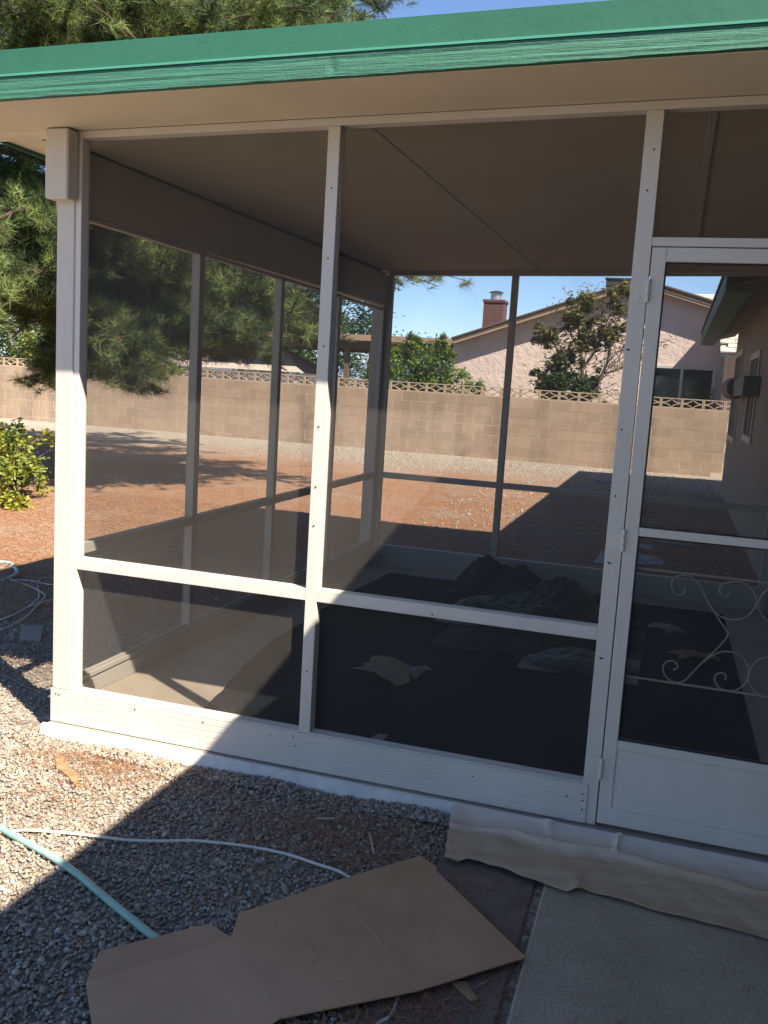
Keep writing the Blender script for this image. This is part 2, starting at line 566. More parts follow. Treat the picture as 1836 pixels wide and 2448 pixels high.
# kick panel with ribs
def kick(name, x0, x1, yf, yb, z0, z1, n, parent, m='cream_metal'):
    prof = [(yb, z0), (yf, z0)]
    h = (z1 - 0.012 - z0) / n
    for i in range(n):
        a = z0 + h * i
        prof += [(yf, a + 0.003), (yf, a + h - 0.004), (yf + 0.0006, a + h - 0.0025), (yf + 0.0006, a + h)]
    prof += [(yf, z1 - 0.010), (yf, z1), (yb, z1)]
    q = []
    for p_ in prof:
        if not q or (abs(q[-1][0] - p_[0]) + abs(q[-1][1] - p_[1])) > 1e-5: q.append(p_)
    return prism(name, q, 'x', x0, x1, m, parent)
kick('kick_panel', -0.117, 2.172, -0.006, 0.05, 0.0, 0.146, 5, P)
# sill on top of kick panel
box('sill', -0.0265, 1.0385, 0.0, 0.052, 0.1465, 0.1525, 'cream_metal', P)
box('sill', 1.0875, 2.1525, 0.0, 0.052, 0.1465, 0.1525, 'cream_metal', P)
# uprights
def upright(x0, x1, z0=0.153, name='upright'):
    z1 = 2.421 + SX * (x0 + x1) / 2
    return box(name, x0, x1, FY0 + 0.0005, FY1, z0, z1, 'cream_metal', P, 0.0015)
upright(-0.0265, 0.0, 0.1535)
upright(1.0395, 1.0865, 0.1470)
upright(2.1535, 2.2090, -0.002, 'door_jamb')
upright(3.118, 3.17, -0.002, 'door_jamb')
# header follows slope
box('header', -0.0265, 3.17, 0.0, 0.056, 2.422, 2.450, 'cream_metal', P, 0.001, SX)
box('header_end', -0.44, -0.119, -0.028, 0.05, 2.438, 2.452, 'tan_paint', P, 0.001, SX)
# mid rails
box('mid_rail', 0.0005, 1.039, 0.001, 0.053, 0.683, 0.7305, 'cream_metal', P, 0.0015)
box('mid_rail', 1.087, 2.153, 0.001, 0.053, 0.683, 0.7305, 'cream_metal', P, 0.0015)
# door header
box('door_header', 2.2095, 3.1175, 0.001, 0.054, 2.042, 2.071, 'cream_metal', P, 0.0012)
# screens of the front
YS = 0.046
def screen_y(x0, x1, z0, z1, y, parent, slope=0.0):
    return sheet('screen', [(x0, y, z0), (x1, y, z0), (x1, y, z1 + slope * x1), (x0, y, z1 + slope * x0)], 'insect_screen', parent)
screen_y(-0.001, 1.0405, 0.1525, 0.684, YS, P)
screen_y(1.0860, 2.1540, 0.1525, 0.684, YS, P)
screen_y(-0.001, 1.0405, 0.730, 2.423, YS, P, SX)
screen_y(1.0860, 2.1540, 0.730, 2.423, YS, P, SX)
screen_y(2.2085, 3.1185, 2.070, 2.423, YS, P, SX)

# ---- left wall (inner face x = XL)
XO = XL - 0.05
def fl(y): return -0.004 - 0.0257 * y
y0w, y1w = 0.165, 4.60
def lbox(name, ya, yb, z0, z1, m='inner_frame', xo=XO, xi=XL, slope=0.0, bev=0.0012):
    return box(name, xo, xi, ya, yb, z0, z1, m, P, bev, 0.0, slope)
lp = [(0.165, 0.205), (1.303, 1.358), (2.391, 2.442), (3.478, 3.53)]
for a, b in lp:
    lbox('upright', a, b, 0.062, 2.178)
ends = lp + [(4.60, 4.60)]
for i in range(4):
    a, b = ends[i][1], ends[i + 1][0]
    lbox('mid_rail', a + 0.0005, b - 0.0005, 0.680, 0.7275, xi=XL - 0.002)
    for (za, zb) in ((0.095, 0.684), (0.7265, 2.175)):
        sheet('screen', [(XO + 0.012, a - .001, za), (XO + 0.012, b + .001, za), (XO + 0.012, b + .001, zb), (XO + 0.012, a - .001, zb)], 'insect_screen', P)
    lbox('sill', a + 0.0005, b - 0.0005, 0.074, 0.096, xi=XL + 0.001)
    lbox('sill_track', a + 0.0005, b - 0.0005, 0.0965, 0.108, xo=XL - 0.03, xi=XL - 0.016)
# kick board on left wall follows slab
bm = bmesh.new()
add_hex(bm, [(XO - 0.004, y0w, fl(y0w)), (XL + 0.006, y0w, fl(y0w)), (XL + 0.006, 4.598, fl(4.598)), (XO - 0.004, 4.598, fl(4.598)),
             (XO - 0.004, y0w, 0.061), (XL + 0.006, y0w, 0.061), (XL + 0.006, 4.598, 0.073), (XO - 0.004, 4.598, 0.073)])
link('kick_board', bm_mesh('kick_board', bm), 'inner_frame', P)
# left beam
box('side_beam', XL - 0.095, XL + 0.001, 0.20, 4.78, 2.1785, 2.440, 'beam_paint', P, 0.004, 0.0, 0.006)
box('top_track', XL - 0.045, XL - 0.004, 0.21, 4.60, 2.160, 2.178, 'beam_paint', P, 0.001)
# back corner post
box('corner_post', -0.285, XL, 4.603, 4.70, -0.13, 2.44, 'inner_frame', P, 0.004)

# ---- back wall
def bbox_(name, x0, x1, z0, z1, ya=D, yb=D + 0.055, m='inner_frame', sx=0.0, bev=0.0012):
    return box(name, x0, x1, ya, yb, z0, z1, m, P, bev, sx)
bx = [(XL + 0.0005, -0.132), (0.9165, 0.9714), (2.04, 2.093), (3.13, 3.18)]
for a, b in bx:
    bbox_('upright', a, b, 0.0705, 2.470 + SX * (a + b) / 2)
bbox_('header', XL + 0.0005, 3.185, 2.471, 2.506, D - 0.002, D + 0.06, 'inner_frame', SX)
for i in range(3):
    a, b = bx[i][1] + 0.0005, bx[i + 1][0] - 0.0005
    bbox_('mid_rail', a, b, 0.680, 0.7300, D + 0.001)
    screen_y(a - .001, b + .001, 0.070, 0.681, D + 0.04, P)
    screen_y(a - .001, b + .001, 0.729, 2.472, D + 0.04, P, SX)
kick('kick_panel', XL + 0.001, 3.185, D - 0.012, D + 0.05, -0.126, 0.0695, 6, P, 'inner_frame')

# ---- ceiling panels, soffit, roof, fascia
def slab_q(name, x0, x1, y0, y1, zf, th, m, parent=P):
    bm = bmesh.new()
    c = [(x0, y0), (x1, y0), (x1, y1), (x0, y1)]
    add_hex(bm, [(x, y, zf(x, y)) for x, y in c] + [(x, y, zf(x, y) + th) for x, y in c])
    return link(name, bm_mesh(name, bm), m, parent)
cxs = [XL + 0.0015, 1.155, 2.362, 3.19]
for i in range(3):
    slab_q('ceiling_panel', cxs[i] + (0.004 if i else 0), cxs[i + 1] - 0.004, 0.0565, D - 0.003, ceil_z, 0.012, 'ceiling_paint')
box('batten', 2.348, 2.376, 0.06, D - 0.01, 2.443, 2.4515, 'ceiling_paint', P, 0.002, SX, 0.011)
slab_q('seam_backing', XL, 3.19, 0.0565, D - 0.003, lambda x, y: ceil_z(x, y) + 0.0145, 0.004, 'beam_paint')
YF = -0.45
def sof_z(x, y): return 2.4515 + SX * x + 0.04 * y
slab_q('soffit', -0.44, 2.64, YF + 0.012, -0.0005, sof_z, 0.012, 'tan_paint')
slab_q('soffit', -0.44, XL - 0.096, 0.0005, 5.28, lambda x, y: 2.4535 + SX * x + 0.008 * y, 0.012, 'tan_paint')
slab_q('soffit', XL - 0.0945, 2.64, D + 0.062, 5.28, lambda x, y: 2.507 + SX * x + 0.095 * (y - D), 0.008, 'tan_paint')
slab_q('roof', -0.45, 2.645, YF + 0.016, 5.29, lambda x, y: 2.577 + SX * x, 0.018, 'shingles')
# front fascia: metal face with lip, wood trim beneath
slab_q('fascia', -0.47, 2.66, YF - 0.006, YF + 0.012, lambda x, y: 2.514 + 0.021 * x, 0.084, 'green_metal')
slab_q('fascia_lip', -0.472, 2.662, YF - 0.018, YF + 0.010, lambda x, y: 2.5065 + 0.0213 * x, 0.0072, 'green_lip')
# trim board: rough sawn, displaced grid front
def trim():
    nx, nz = 420, 9
    xs = np.linspace(-0.46, 2.65, nx)
    ph = rng.uniform(0, 6.28, nz)
    V = []
    for j in range(nz):
        tz = j / (nz - 1)
        for i, x in enumerate(xs):
            zb = 2.4335 + 0.0255 * x
            zt = 2.505 + 0.0213 * x
            y = YF - 0.013 + 0.0007 * math.sin(x * 3.1 + ph[j]) + rng.uniform(-0.00025, 0.00025)
            y += 0.0009 * math.sin(j * 2.4 + 0.9 * math.sin(x * 1.7))
            for kx in (1.225,):    # knot
                d = math.hypot((x - kx) * 1.0, (tz - 0.45) * 0.05)
                if d < 0.022: y += 0.005 * (1 - d / 0.022)
            edge = 0.0008 * math.sin(x * 37) * math.sin(x * 11.3) if j == 0 else 0
            V.append((x, y, zb + (zt - zb) * tz + edge))
    n0 = len(V)
    for i, x in enumerate(xs):
        V.append((x, YF + 0.012, 2.4335 + 0.0255 * x))
    F = []
    for j in range(nz - 1):
        for i in range(nx - 1):
            a = j * nx + i
            F.append((a, a + 1, a + nx + 1, a + nx))
    for i in range(nx - 1):
        F.append((n0 + i, n0 + i + 1, i + 1, i))
    return np_mesh('trim_board', V, F)
link('trim_board', trim(), 'green_wood', P)
# left and back fascias
slab_q('fascia', -0.452, -0.441, YF + 0.014, 5.30, lambda x, y: 2.44 + SX * x, 0.15, 'green_metal')
slab_q('fascia', -0.44, 2.64, 5.2905, 5.305, lambda x, y: 2.562 + SX * x, 0.035, 'green_metal')

# screws
scr_pts = [(1.063, 0.0, 2.23), (1.063, 0, 1.98), (1.063, 0, 1.66), (1.06, 0, 1.36), (1.06, 0, 1.13), (1.06, 0, 0.98), (1.062, 0, 0.40),
           (2.187, 0, 2.35), (2.178, 0, 2.22), (2.163, 0, 1.70), (2.168, 0, 1.70), (2.17, 0, 1.43), (2.17, 0, 1.20), (2.168, 0, 0.965), (2.174, 0, 0.962),
           (2.172, 0, 0.62), (2.178, 0, 0.62), (1.55, 0, 0.695), (0.014, 0.0, 0.0)][:-1]
scr_pts += [(-0.09, -0.006, 0.125), (-0.075, -0.006, 0.122), (0.30, -0.006, 0.118), (0.62, -0.006, 0.118), (0.92, -0.006, 0.118), (1.02, -0.006, 0.128),
            (1.03, -0.006, 0.09), (1.75, -0.006, 0.10), (2.10, -0.006, 0.09), (2.155, -0.006, 0.11), (2.158, -0.006, 0.085), (2.158, -0.006, 0.05)]
bm = bmesh.new()
bmesh.ops.create_cone(bm, cap_ends=True, segments=8, radius1=0.0036, radius2=0.0028, depth=0.003, matrix=Matrix.Rotation(math.radians(90), 4, 'X'))
sme = bm_mesh('screw', bm)
sme.materials.append(MT['screw_steel'])
for (x, y, z) in scr_pts:
    o = bpy.data.objects.new('screw', sme)
    C.objects.link(o)
    o.parent = P
    o.location = Vector((x, y - 0.0008, z)) - P.location

# ---- screen door
DX0, DX1 = 2.2135, 3.1135
door = bpy.data.objects.new('screen_door', None)
C.objects.link(door)
door.parent = P
door.location = Vector((DX0, 0, 0)) - P.location
door['label'] = 'white screen door with scrollwork and solid lower panel'
DY0, DY1 = -0.004, 0.028
def dbox(name, x0, x1, z0, z1, ya=DY0, yb=DY1, m='cream_metal', bev=0.0015):
    return box(name, x0, x1, ya, yb, z0, z1, m, door, bev)
dbox('stile', DX0, DX0 + 0.046, 0.012, 2.0375)
dbox('stile', DX1 - 0.046, DX1, 0.012, 2.0375)
a, b = DX0 + 0.0465, DX1 - 0.0465
dbox('rail', a, b, 1.991, 2.0375)
dbox('rail', a, b, 1.070, 1.0993, DY0 + .001)
dbox('rail', a, b, 0.297, 0.330, DY0 + .001)
dbox('bottom_panel', a - 0.001, b + 0.001, 0.013, 0.2965, DY0 + 0.0055, DY1 - 0.004, bev=0.001)
dbox('bottom_panel_edge', DX0 + 0.0005, DX1 - .0005, 0.0125, 0.075, DY0 - 0.0015, DY0 + 0.006, bev=0.0008)
screen_y(a - .001, b + .001, 1.099, 1.992, 0.012, door)
screen_y(a - .001, b + .001, 0.329, 1.071, 0.012, door)
# black spline gasket round each screen
def gasket(z0, z1):
    g = bmesh.new()
    t = 0.0045
    ya, yb = 0.002, 0.010
    for (xa, xb, za, zb) in ((a, b, z0, z0 + t), (a, b, z1 - t, z1), (a, a + t, z0 + t, z1 - t), (b - t, b, z0 + t, z1 - t)):
        add_hex(g, [(xa, ya, za), (xb, ya, za), (xb, yb, za), (xa, yb, za), (xa, ya, zb), (xb, ya, zb), (xb, yb, zb), (xa, yb, zb)])
    link('gasket', bm_mesh('gasket', g), 'rubber', door)
gasket(1.0995, 1.9905)
gasket(0.3305, 1.0695)
# hinges
for hz in (1.895, 1.05, 0.217):
    g = bmesh.new()
    add_hex(g, [(2.172, -0.0035, hz - .038), (2.2135, -0.0035, hz - .038), (2.2135, 0.0002, hz - .038), (2.172, 0.0002, hz - .038),
                (2.172, -0.0035, hz + .038), (2.2135, -0.0035, hz + .038), (2.2135, 0.0002, hz + .038), (2.172, 0.0002, hz + .038)])
    for dz in (-0.026, 0.0, 0.026):
        bmesh.ops.create_cone(g, cap_ends=True, segments=10, radius1=0.0065, radius2=0.0065, depth=0.024,
                              matrix=Matrix.Translation((2.2115, -0.0095, hz + dz)))
    for dz in (-0.024, 0.024):
        bmesh.ops.create_cone(g, cap_ends=True, segments=8, radius1=0.004, radius2=0.003, depth=0.004,
                              matrix=Matrix.Translation((2.186, -0.005, hz + dz)) @ Matrix.Rotation(math.radians(90), 4, 'X'))
    link('hinge', bm_mesh('hinge', g), 'cream_metal', door)
# scrollwork
S1 = [(2.43, 0.904), (2.432, 0.892), (2.426, 0.881), (2.415, 0.876), (2.401, 0.881), (2.388, 0.901), (2.387, 0.922), (2.398, 0.94), (2.424, 0.947), (2.448, 0.944), (2.465, 0.932), (2.484, 0.913), (2.5, 0.88), (2.524, 0.844), (2.554, 0.805), (2.584, 0.767), (2.584, 0.756), (2.58, 0.743), (2.555, 0.705), (2.526, 0.667), (2.5, 0.631), (2.476, 0.596), (2.462, 0.577), (2.446, 0.569), (2.426, 0.567), (2.408, 0.574), (2.393, 0.59), (2.386, 0.611), (2.391, 0.629), (2.405, 0.64), (2.422, 0.639), (2.434, 0.628), (2.432, 0.617), (2.42, 0.609)]
S2 = [(2.574, 0.905), (2.573, 0.896), (2.564, 0.891), (2.551, 0.895), (2.543, 0.91), (2.546, 0.926), (2.563, 0.939), (2.588, 0.945), (2.617, 0.944), (2.644, 0.926), (2.66, 0.9), (2.664, 0.88), (2.658, 0.858), (2.641, 0.833), (2.62, 0.82), (2.595, 0.813), (2.566, 0.816), (2.542, 0.828), (2.52, 0.85), (2.5, 0.88)]
S3 = [(2.592, 0.6), (2.595, 0.611), (2.588, 0.621), (2.575, 0.622), (2.561, 0.611), (2.56, 0.595), (2.568, 0.578), (2.586, 0.566), (2.615, 0.564), (2.64, 0.575), (2.66, 0.6), (2.666, 0.633), (2.658, 0.664), (2.641, 0.686), (2.617, 0.699), (2.588, 0.7), (2.562, 0.692), (2.538, 0.674), (2.511, 0.645)]
for k, sc in enumerate((S1, S2, S3)):
    for mir in (0, 1):
        pts = [((x if not mir else 2 * 2.6665 - x), 0.020 + 0.0012 * k, z) for x, z in sc]
        tube('scroll', spline(pts, 3), 0.0026, 'inner_frame', door, 6)
for z in (0.9535, 0.562):
    tube('scroll_bar', [(a - 0.004, 0.0225, z), (b + 0.004, 0.0225, z)], 0.0042, 'inner_frame', door, 8)

# ------------------------------------------------------------------ main house along the right
house = thing('stucco_house', 'tan stucco house wall with deep green eave beside the porch', 'house', (3.2, 4, 0))
H = house
HX = 3.2
# wall with window openings (built as strips around two windows)
def hwall():
    bm = bmesh.new()
    wins = [(11.0, 12.55, 1.0, 2.27), (8.0, 9.25, 1.12, 2.1)]
    ys = [-9.0]
    def strip(ya, yb, za, zb):
        add_hex(bm, [(HX, ya, za), (HX + 0.2, ya, za), (HX + 0.2, yb, za), (HX, yb, za), (HX, ya, zb), (HX + 0.2, ya, zb), (HX + 0.2, yb, zb), (HX, yb, zb)])
    y = -9.0
    for (wa, wb, za, zb) in sorted(wins):
        strip(y, wa, -0.3, 2.72)
        strip(wa, wb, -0.3, za)
        strip(wa, wb, zb, 2.72)
        y = wb
    strip(y, 13.0, -0.3, 2.72)
    add_hex(bm, [(HX + .2, 12.8, -.3), (11, 12.8, -.3), (11, 13, -.3), (HX + .2, 13, -.3), (HX + .2, 12.8, 2.72), (11, 12.8, 2.72), (11, 13, 2.72), (HX + .2, 13, 2.72)])
    bmesh.ops.remove_doubles(bm, verts=bm.verts, dist=1e-5)
    return bm_mesh('wall', bm), wins
me, wins = hwall()
link('wall', me, 'stucco_tan', H)
sheet('gable', [(HX, 12.98, 2.70), (11.0, 12.98, 2.70), (7.1, 12.98, 4.1)], 'stucco_tan', H)
for (wa, wb, za, zb) in wins:
    w = bpy.data.objects.new('window', None)
    C.objects.link(w)
    w.parent = H
    w.location = Vector((HX, (wa + wb) / 2, za)) - H.location
    def wb_(n, ya, yb, z0, z1, x0=HX - 0.022, x1=HX + 0.06, m='inner_frame'):
        return box(n, x0, x1, ya, yb, z0, z1, m, w, 0.003)
    wb_('frame', wa - .05, wa + .05, za - .04, zb + .05)
    wb_('frame', wb - .05, wb + .05, za - .04, zb + .05)
    wb_('frame', wa + .0505, wb - .0505, za - .04, za + .04)
    wb_('frame', wa + .0505, wb - .0505, zb - .03, zb + .05)
    wb_('mullion', (wa + wb) / 2 - .02, (wa + wb) / 2 + .02, za + .0405, zb - .0305, HX - .01, HX + .05)
    sheet('pane', [(HX + .045, wa + .04, za + .03), (HX + .045, wb - .04, za + .03), (HX + .045, wb - .04, zb - .02), (HX + .045, wa + .04, zb - .02)], 'window_glass', w)
# roof slopes and eaves
EX = 2.65
def house_roof(ya, yb):
    for z_off, th, m, nm in ((2.685, 0.05, 'shingles', 'roof'),):
        bm = bmesh.new()
        add_hex(bm, [(EX - 0.02, ya, 2.672), (7.1, ya, 4.22), (7.1, yb, 4.22), (EX - 0.02, yb, 2.672),
                     (EX - 0.02, ya, 2.70), (7.1, ya, 4.26), (7.1, yb, 4.26), (EX - 0.02, yb, 2.70)])
        add_hex(bm, [(7.1005, ya, 4.22), (11.5, ya, 2.672), (11.5, yb, 2.672), (7.1005, yb, 4.22),
                     (7.1005, ya, 4.26), (11.5, ya, 2.70), (11.5, yb, 2.70), (7.1005, yb, 4.26)])
        link(nm, bm_mesh(nm, bm), m, H)
house_roof(-9.5, 13.8)
for (ya, yb) in ((-9.5, YF - 0.03), (5.32, 13.8)):
    box('fascia', EX, EX + 0.03, ya, yb, 2.485, 2.671, 'green_metal', H, 0.003)
    box('fascia_return', EX + 0.0305, EX + 0.22, ya, yb, 2.487, 2.511, 'green_metal', H, 0.002)
    bm = bmesh.new()
    add_hex(bm, [(EX + .0305, ya, 2.515), (HX - .001, ya, 2.66), (HX - .001, yb, 2.66), (EX + .0305, yb, 2.515),
                 (EX + .0305, ya, 2.53), (HX - .001, ya, 2.675), (HX - .001, yb, 2.675), (EX + .0305, yb, 2.53)])
    link('soffit', bm_mesh('soffit', bm), 'stucco_tan', H)
prism('rake_board', [(EX, 2.52), (EX, 2.668), (7.1, 4.216), (7.1, 4.05)], 'y', 13.77, 13.80, 'green_metal', H)
# wall box with round red end
wbx = thing('wall_box', 'dark green metal box with dull red drum on stucco wall outside window', 'wall box', (3.1, 9.6, 1.65))
box('casing', 3.02, 3.199, 7.6, 9.4, 1.62, 1.84, 'cooler_metal', wbx, 0.01)
bm = bmesh.new()
bmesh.ops.create_cone(bm, cap_ends=True, segments=16, radius1=0.15, radius2=0.13, depth=1.1,
                      matrix=Matrix.Translation((3.07, 9.96, 1.73)) @ Matrix.Rotation(math.radians(90), 4, 'X'))
link('drum', bm_mesh('drum', bm), 'red_paint', wbx)

# ------------------------------------------------------------------ block wall
WY = 16.197
wall = thing('block_wall', 'long tan concrete block garden wall topped with star pattern breeze blocks', 'wall', (-5, WY, 0))
BL, BH = 0.4064, 0.2032
ZW = 1.3593     # underside of breeze course
X0 = -13.92
NB = 43
bm = bmesh.new()
add_hex(bm, [(-.1974, 0, -.0966), (.1974, 0, -.0966), (.1974, .14, -.0966), (-.1974, .14, -.0966), (-.1974, 0, .0966), (.1974, 0, .0966), (.1974, .14, .0966), (-.1974, .14, .0966)])
bme = bm_mesh('block', bm)
bme.materials.append(MT['block_face'])
for c in range(7):
    z = ZW - BH * (c + 0.5)
    off = -(c % 2) * BL / 2
    for i in range(NB):
        x = X0 + BL * (i + 0.5) + off
        if c == 6 and i == NB - 1: continue
        o = bpy.data.objects.new('block', bme)
        C.objects.link(o)
        o.parent = wall
        o.location = Vector((x, WY + random.uniform(-.0015, .0015), z)) - wall.location
box('mortar_bed', X0 - 0.2, X0 + BL * NB, WY + 0.0028, WY + 0.13, -0.4, ZW - 0.0005, 'mortar', wall)
def breeze():
    bm = bmesh.new()
    hw, hh, d = BL / 2 - 0.003, BH / 2 - 0.001, 0.10
    t = 0.020
    def bar(xa, xb, za, zb, dy=0.0):
        add_hex(bm, [(xa, dy, za), (xb, dy, za), (xb, d - dy, za), (xa, d - dy, za), (xa, dy, zb), (xb, dy, zb), (xb, d - dy, zb), (xa, d - dy, zb)])
    bar(-hw, hw, hh - t, hh)
    bar(-hw, hw, -hh, -hh + t)
    bar(-hw, -hw + t * 1.2, -hh + t, hh - t)
    bar(hw - t * 1.2, hw, -hh + t, hh - t)
    k = 7
    dy = 0.002
    for sxx in (-1, 1):
        for szz in (-1, 1):
            dy += 0.0015
            cx, cz = sxx * hw, szz * hh
            A, B = hw - 0.006, hh - 0.004
            ring = []
            for i in range(k + 1):
                th = math.pi / 2 * i / k
                w = 0.011
                for s in (-1, 1):
                    ring.append((cx - sxx * (A + s * w) * math.cos(th), cz - szz * (B + s * w * 0.85) * math.sin(th)))
            vs = [[bm.verts.new((x, dy, z)), bm.verts.new((x, d - dy, z))] for x, z in ring]
            for i in range(k):
                a, b, c_, e = vs[2 * i], vs[2 * i + 1], vs[2 * i + 3], vs[2 * i + 2]
                bm.faces.new((a[0], b[0], c_[0], e[0]))
                bm.faces.new((a[1], e[1], c_[1], b[1]))
                bm.faces.new((a[0], e[0], e[1], a[1]))
                bm.faces.new((b[0], b[1], c_[1], c_[0]))
    return bm_mesh('breeze_block', bm)
brm = breeze()
brm.materials.append(MT['breeze_face'])
for i in range(NB):
    o = bpy.data.objects.new('breeze_block', brm)
    C.objects.link(o)
    o.parent = wall
    o.location = Vector((X0 + BL * (i + 0.5) + 0.13, WY + 0.012 + random.uniform(-.002, .002), ZW + BH / 2 + 0.0005)) - wall.location

# the wall goes on past the side of the yard: courses joined into one part
bm = bmesh.new()
for c in range(7):
    for i in range(-24, 0):
        tm = bme.copy()
        tm.transform(Matrix.Translation((X0 + BL * (i + 0.5) - (c % 2) * BL / 2, WY, ZW - BH * (c + 0.5))))
        bm.from_mesh(tm)
        bpy.data.meshes.remove(tm)
for i in range(-24, 0):
    tm = brm.copy()
    tm.transform(Matrix.Translation((X0 + BL * (i + 0.5) + 0.13, WY + 0.012, ZW + BH / 2 + 0.0005)))
    bm.from_mesh(tm)
    bpy.data.meshes.remove(tm)
link('further_blocks', bm_mesh('further_blocks', bm), 'block_face', wall)['kind'] = 'stuff'
box('mortar_bed', X0 - 24 * BL - 0.2, X0 - 0.2005, WY + 0.0028, WY + 0.13, -0.4, ZW - 0.0005, 'mortar', wall)

# ------------------------------------------------------------------ neighbour house with gable
nb = thing('gable_house', 'pale pink stucco house with brown rake boards behind the block wall', 'house', (1, 19.5, 0))
GY = 19.5
def rk(x): return 4.21 - (0.353 * (1.30 - x) if x < 1.30 else 0.278 * (x - 1.30))
# wall with window opening x 1.70..3.15, z 1.05..2.28
bm = bmesh.new()
def wpoly(pts):
    A = [bm.verts.new((x, GY, z)) for x, z in pts]
    B = [bm.verts.new((x, GY + .2, z)) for x, z in pts]
    bm.faces.new(A); bm.faces.new(B[::-1])
    n = len(pts)
    for i in range(n): bm.faces.new((A[i], A[(i + 1) % n], B[(i + 1) % n], B[i]))
top = lambda x: rk(x) - 0.10
wpoly([(-3.07, -.3), (1.70, -.3), (1.70, top(1.70)), (1.30, top(1.30)), (-3.07, top(-3.07))])
wpoly([(1.7002, -.3), (3.15, -.3), (3.15, 1.05), (1.7002, 1.05)])
wpoly([(1.7002, 2.27), (3.15, 2.27), (3.15, top(3.15)), (1.7002, top(1.7002))])
wpoly([(3.1502, -.3), (6.5, -.3), (6.5, top(6.5)), (3.1502, top(3.1502))])
link('wall', bm_mesh('wall', bm), 'stucco_pink', nb)
box('wall', -3.07, -2.87, GY + .2005, 27, -.3, 2.5, 'stucco_pink', nb)
def rake(nm, xa, xb, y0, y1, zlo, zhi, m):
    pts = [(xa, rk(xa) + zlo), (xb, rk(xb) + zlo), (xb, rk(xb) + zhi), (xa, rk(xa) + zhi)]
    return prism(nm, pts, 'y', y0, y1, m, nb)
rake('rake_board', -3.03, 1.2995, 19.16, 19.20, -0.060, 0.0, 'brown_trim')
rake('rake_trim', -3.0, 1.2995, 19.175, 19.215, -0.135, -0.0605, 'tan_trim')
rake('rake_board', 1.3005, 6.6, 19.16, 19.20, -0.10, 0.0, 'brown_trim')
rake('rake_trim', 1.3005, 6.6, 19.175, 19.215, -0.155, -0.1005, 'tan_trim')
rake('soffit', -3.03, 1.2995, 19.2155, GY - .001, -0.115, -0.09, 'tan_trim')
rake('soffit', 1.3005, 6.6, 19.2155, GY - .001, -0.115, -0.09, 'tan_trim')
rake('roof', -3.06, 1.2995, 19.13, 28, 0.001, 0.035, 'shingles')
rake('roof', 1.3005, 6.6, 19.13, 28, 0.001, 0.035, 'shingles')
w = bpy.data.objects.new('window', None)
C.objects.link(w); w.parent = nb; w.location = Vector((2.4, GY, 1.05)) - nb.location
def nwb(n, x0, x1, z0, z1, y0=GY - 0.03, y1=GY + 0.10, m='window_frame'):
    return box(n, x0, x1, y0, y1, z0, z1, m, w, 0.003)
nwb('frame', 1.66, 1.74, 1.01, 2.31)
nwb('frame', 3.09, 3.17, 1.01, 2.31)
nwb('frame', 1.7405, 3.0895, 2.24, 2.31)
nwb('frame', 1.7405, 3.0895, 1.01, 1.08)
nwb('mullion', 2.38, 2.44, 1.0805, 2.2395, GY - .01, GY + .08)
sheet('pane', [(1.73, GY + .06, 1.07), (2.39, GY + .06, 1.07), (2.39, GY + .06, 2.25), (1.73, GY + .06, 2.25)], 'window_glass', w)
sheet('pane', [(2.43, GY + .05, 1.07), (3.10, GY + .05, 1.07), (3.10, GY + .05, 2.25), (2.43, GY + .05, 2.25)], 'window_glass', w)
# chimney
ch = bpy.data.objects.new('chimney', None)
C.objects.link(ch); ch.parent = nb; ch.location = Vector((-2.6, 22, 2.8)) - nb.location
box('stack', -2.90, -2.345, 22.0, 22.55, 2.3, 3.83, 'chimney_brick', ch, 0.006)
box('crown', -2.925, -2.32, 21.97, 22.58, 3.8305, 3.915, 'chimney_brick', ch, 0.01)
bm = bmesh.new()
bmesh.ops.create_cone(bm, cap_ends=True, segments=20, radius1=0.15, radius2=0.15, depth=0.20, matrix=Matrix.Translation((-2.62, 22.27, 4.015)))
link('flue', bm_mesh('flue', bm), 'galvanised', ch)
bm = bmesh.new()
bmesh.ops.create_cone(bm, cap_ends=True, segments=20, radius1=0.215, radius2=0.10, depth=0.05, matrix=Matrix.Translation((-2.62, 22.27, 4.142)))
link('flue_cap', bm_mesh('flue_cap', bm), 'cooler_metal', ch)
# patio cover
box('patio_roof', -9.6, -3.031, 19.7, 24.0, 2.635, 2.70, 'brown_trim', nb, 0.004)
box('patio_fascia', -9.6, -3.031, 19.66, 19.699, 2.545, 2.69, 'tan_trim', nb, 0.003)
for y in (20.2, 21.4, 22.6, 23.8):
    box('patio_beam', -9.5, -3.08, y, y + 0.10, 2.36, 2.6345, 'brown_trim', nb)
for x in (-6.1, -9.2):
    box('patio_post', x, x + 0.12, 19.95, 20.07, -.1, 2.358, 'brown_trim', nb, 0.004)
# rooftop cooler
ac = thing('rooftop_cooler', 'dark boxy cooler unit standing on the brown shingled roof', 'cooler unit', (0.8, 22.4, 3.9))
box('cabinet', 0.30, 1.15, 22.0, 22.9, 3.86, 4.52, 'cooler_metal', ac, 0.01)
box('lid', 0.27, 1.18, 21.97, 22.93, 4.5205, 4.57, 'cooler_metal', ac, 0.01)
for i in range(5):
    box('louver', 0.36, 1.09, 21.985, 21.9995, 3.95 + .1 * i, 3.985 + .1 * i, 'rubber', ac)

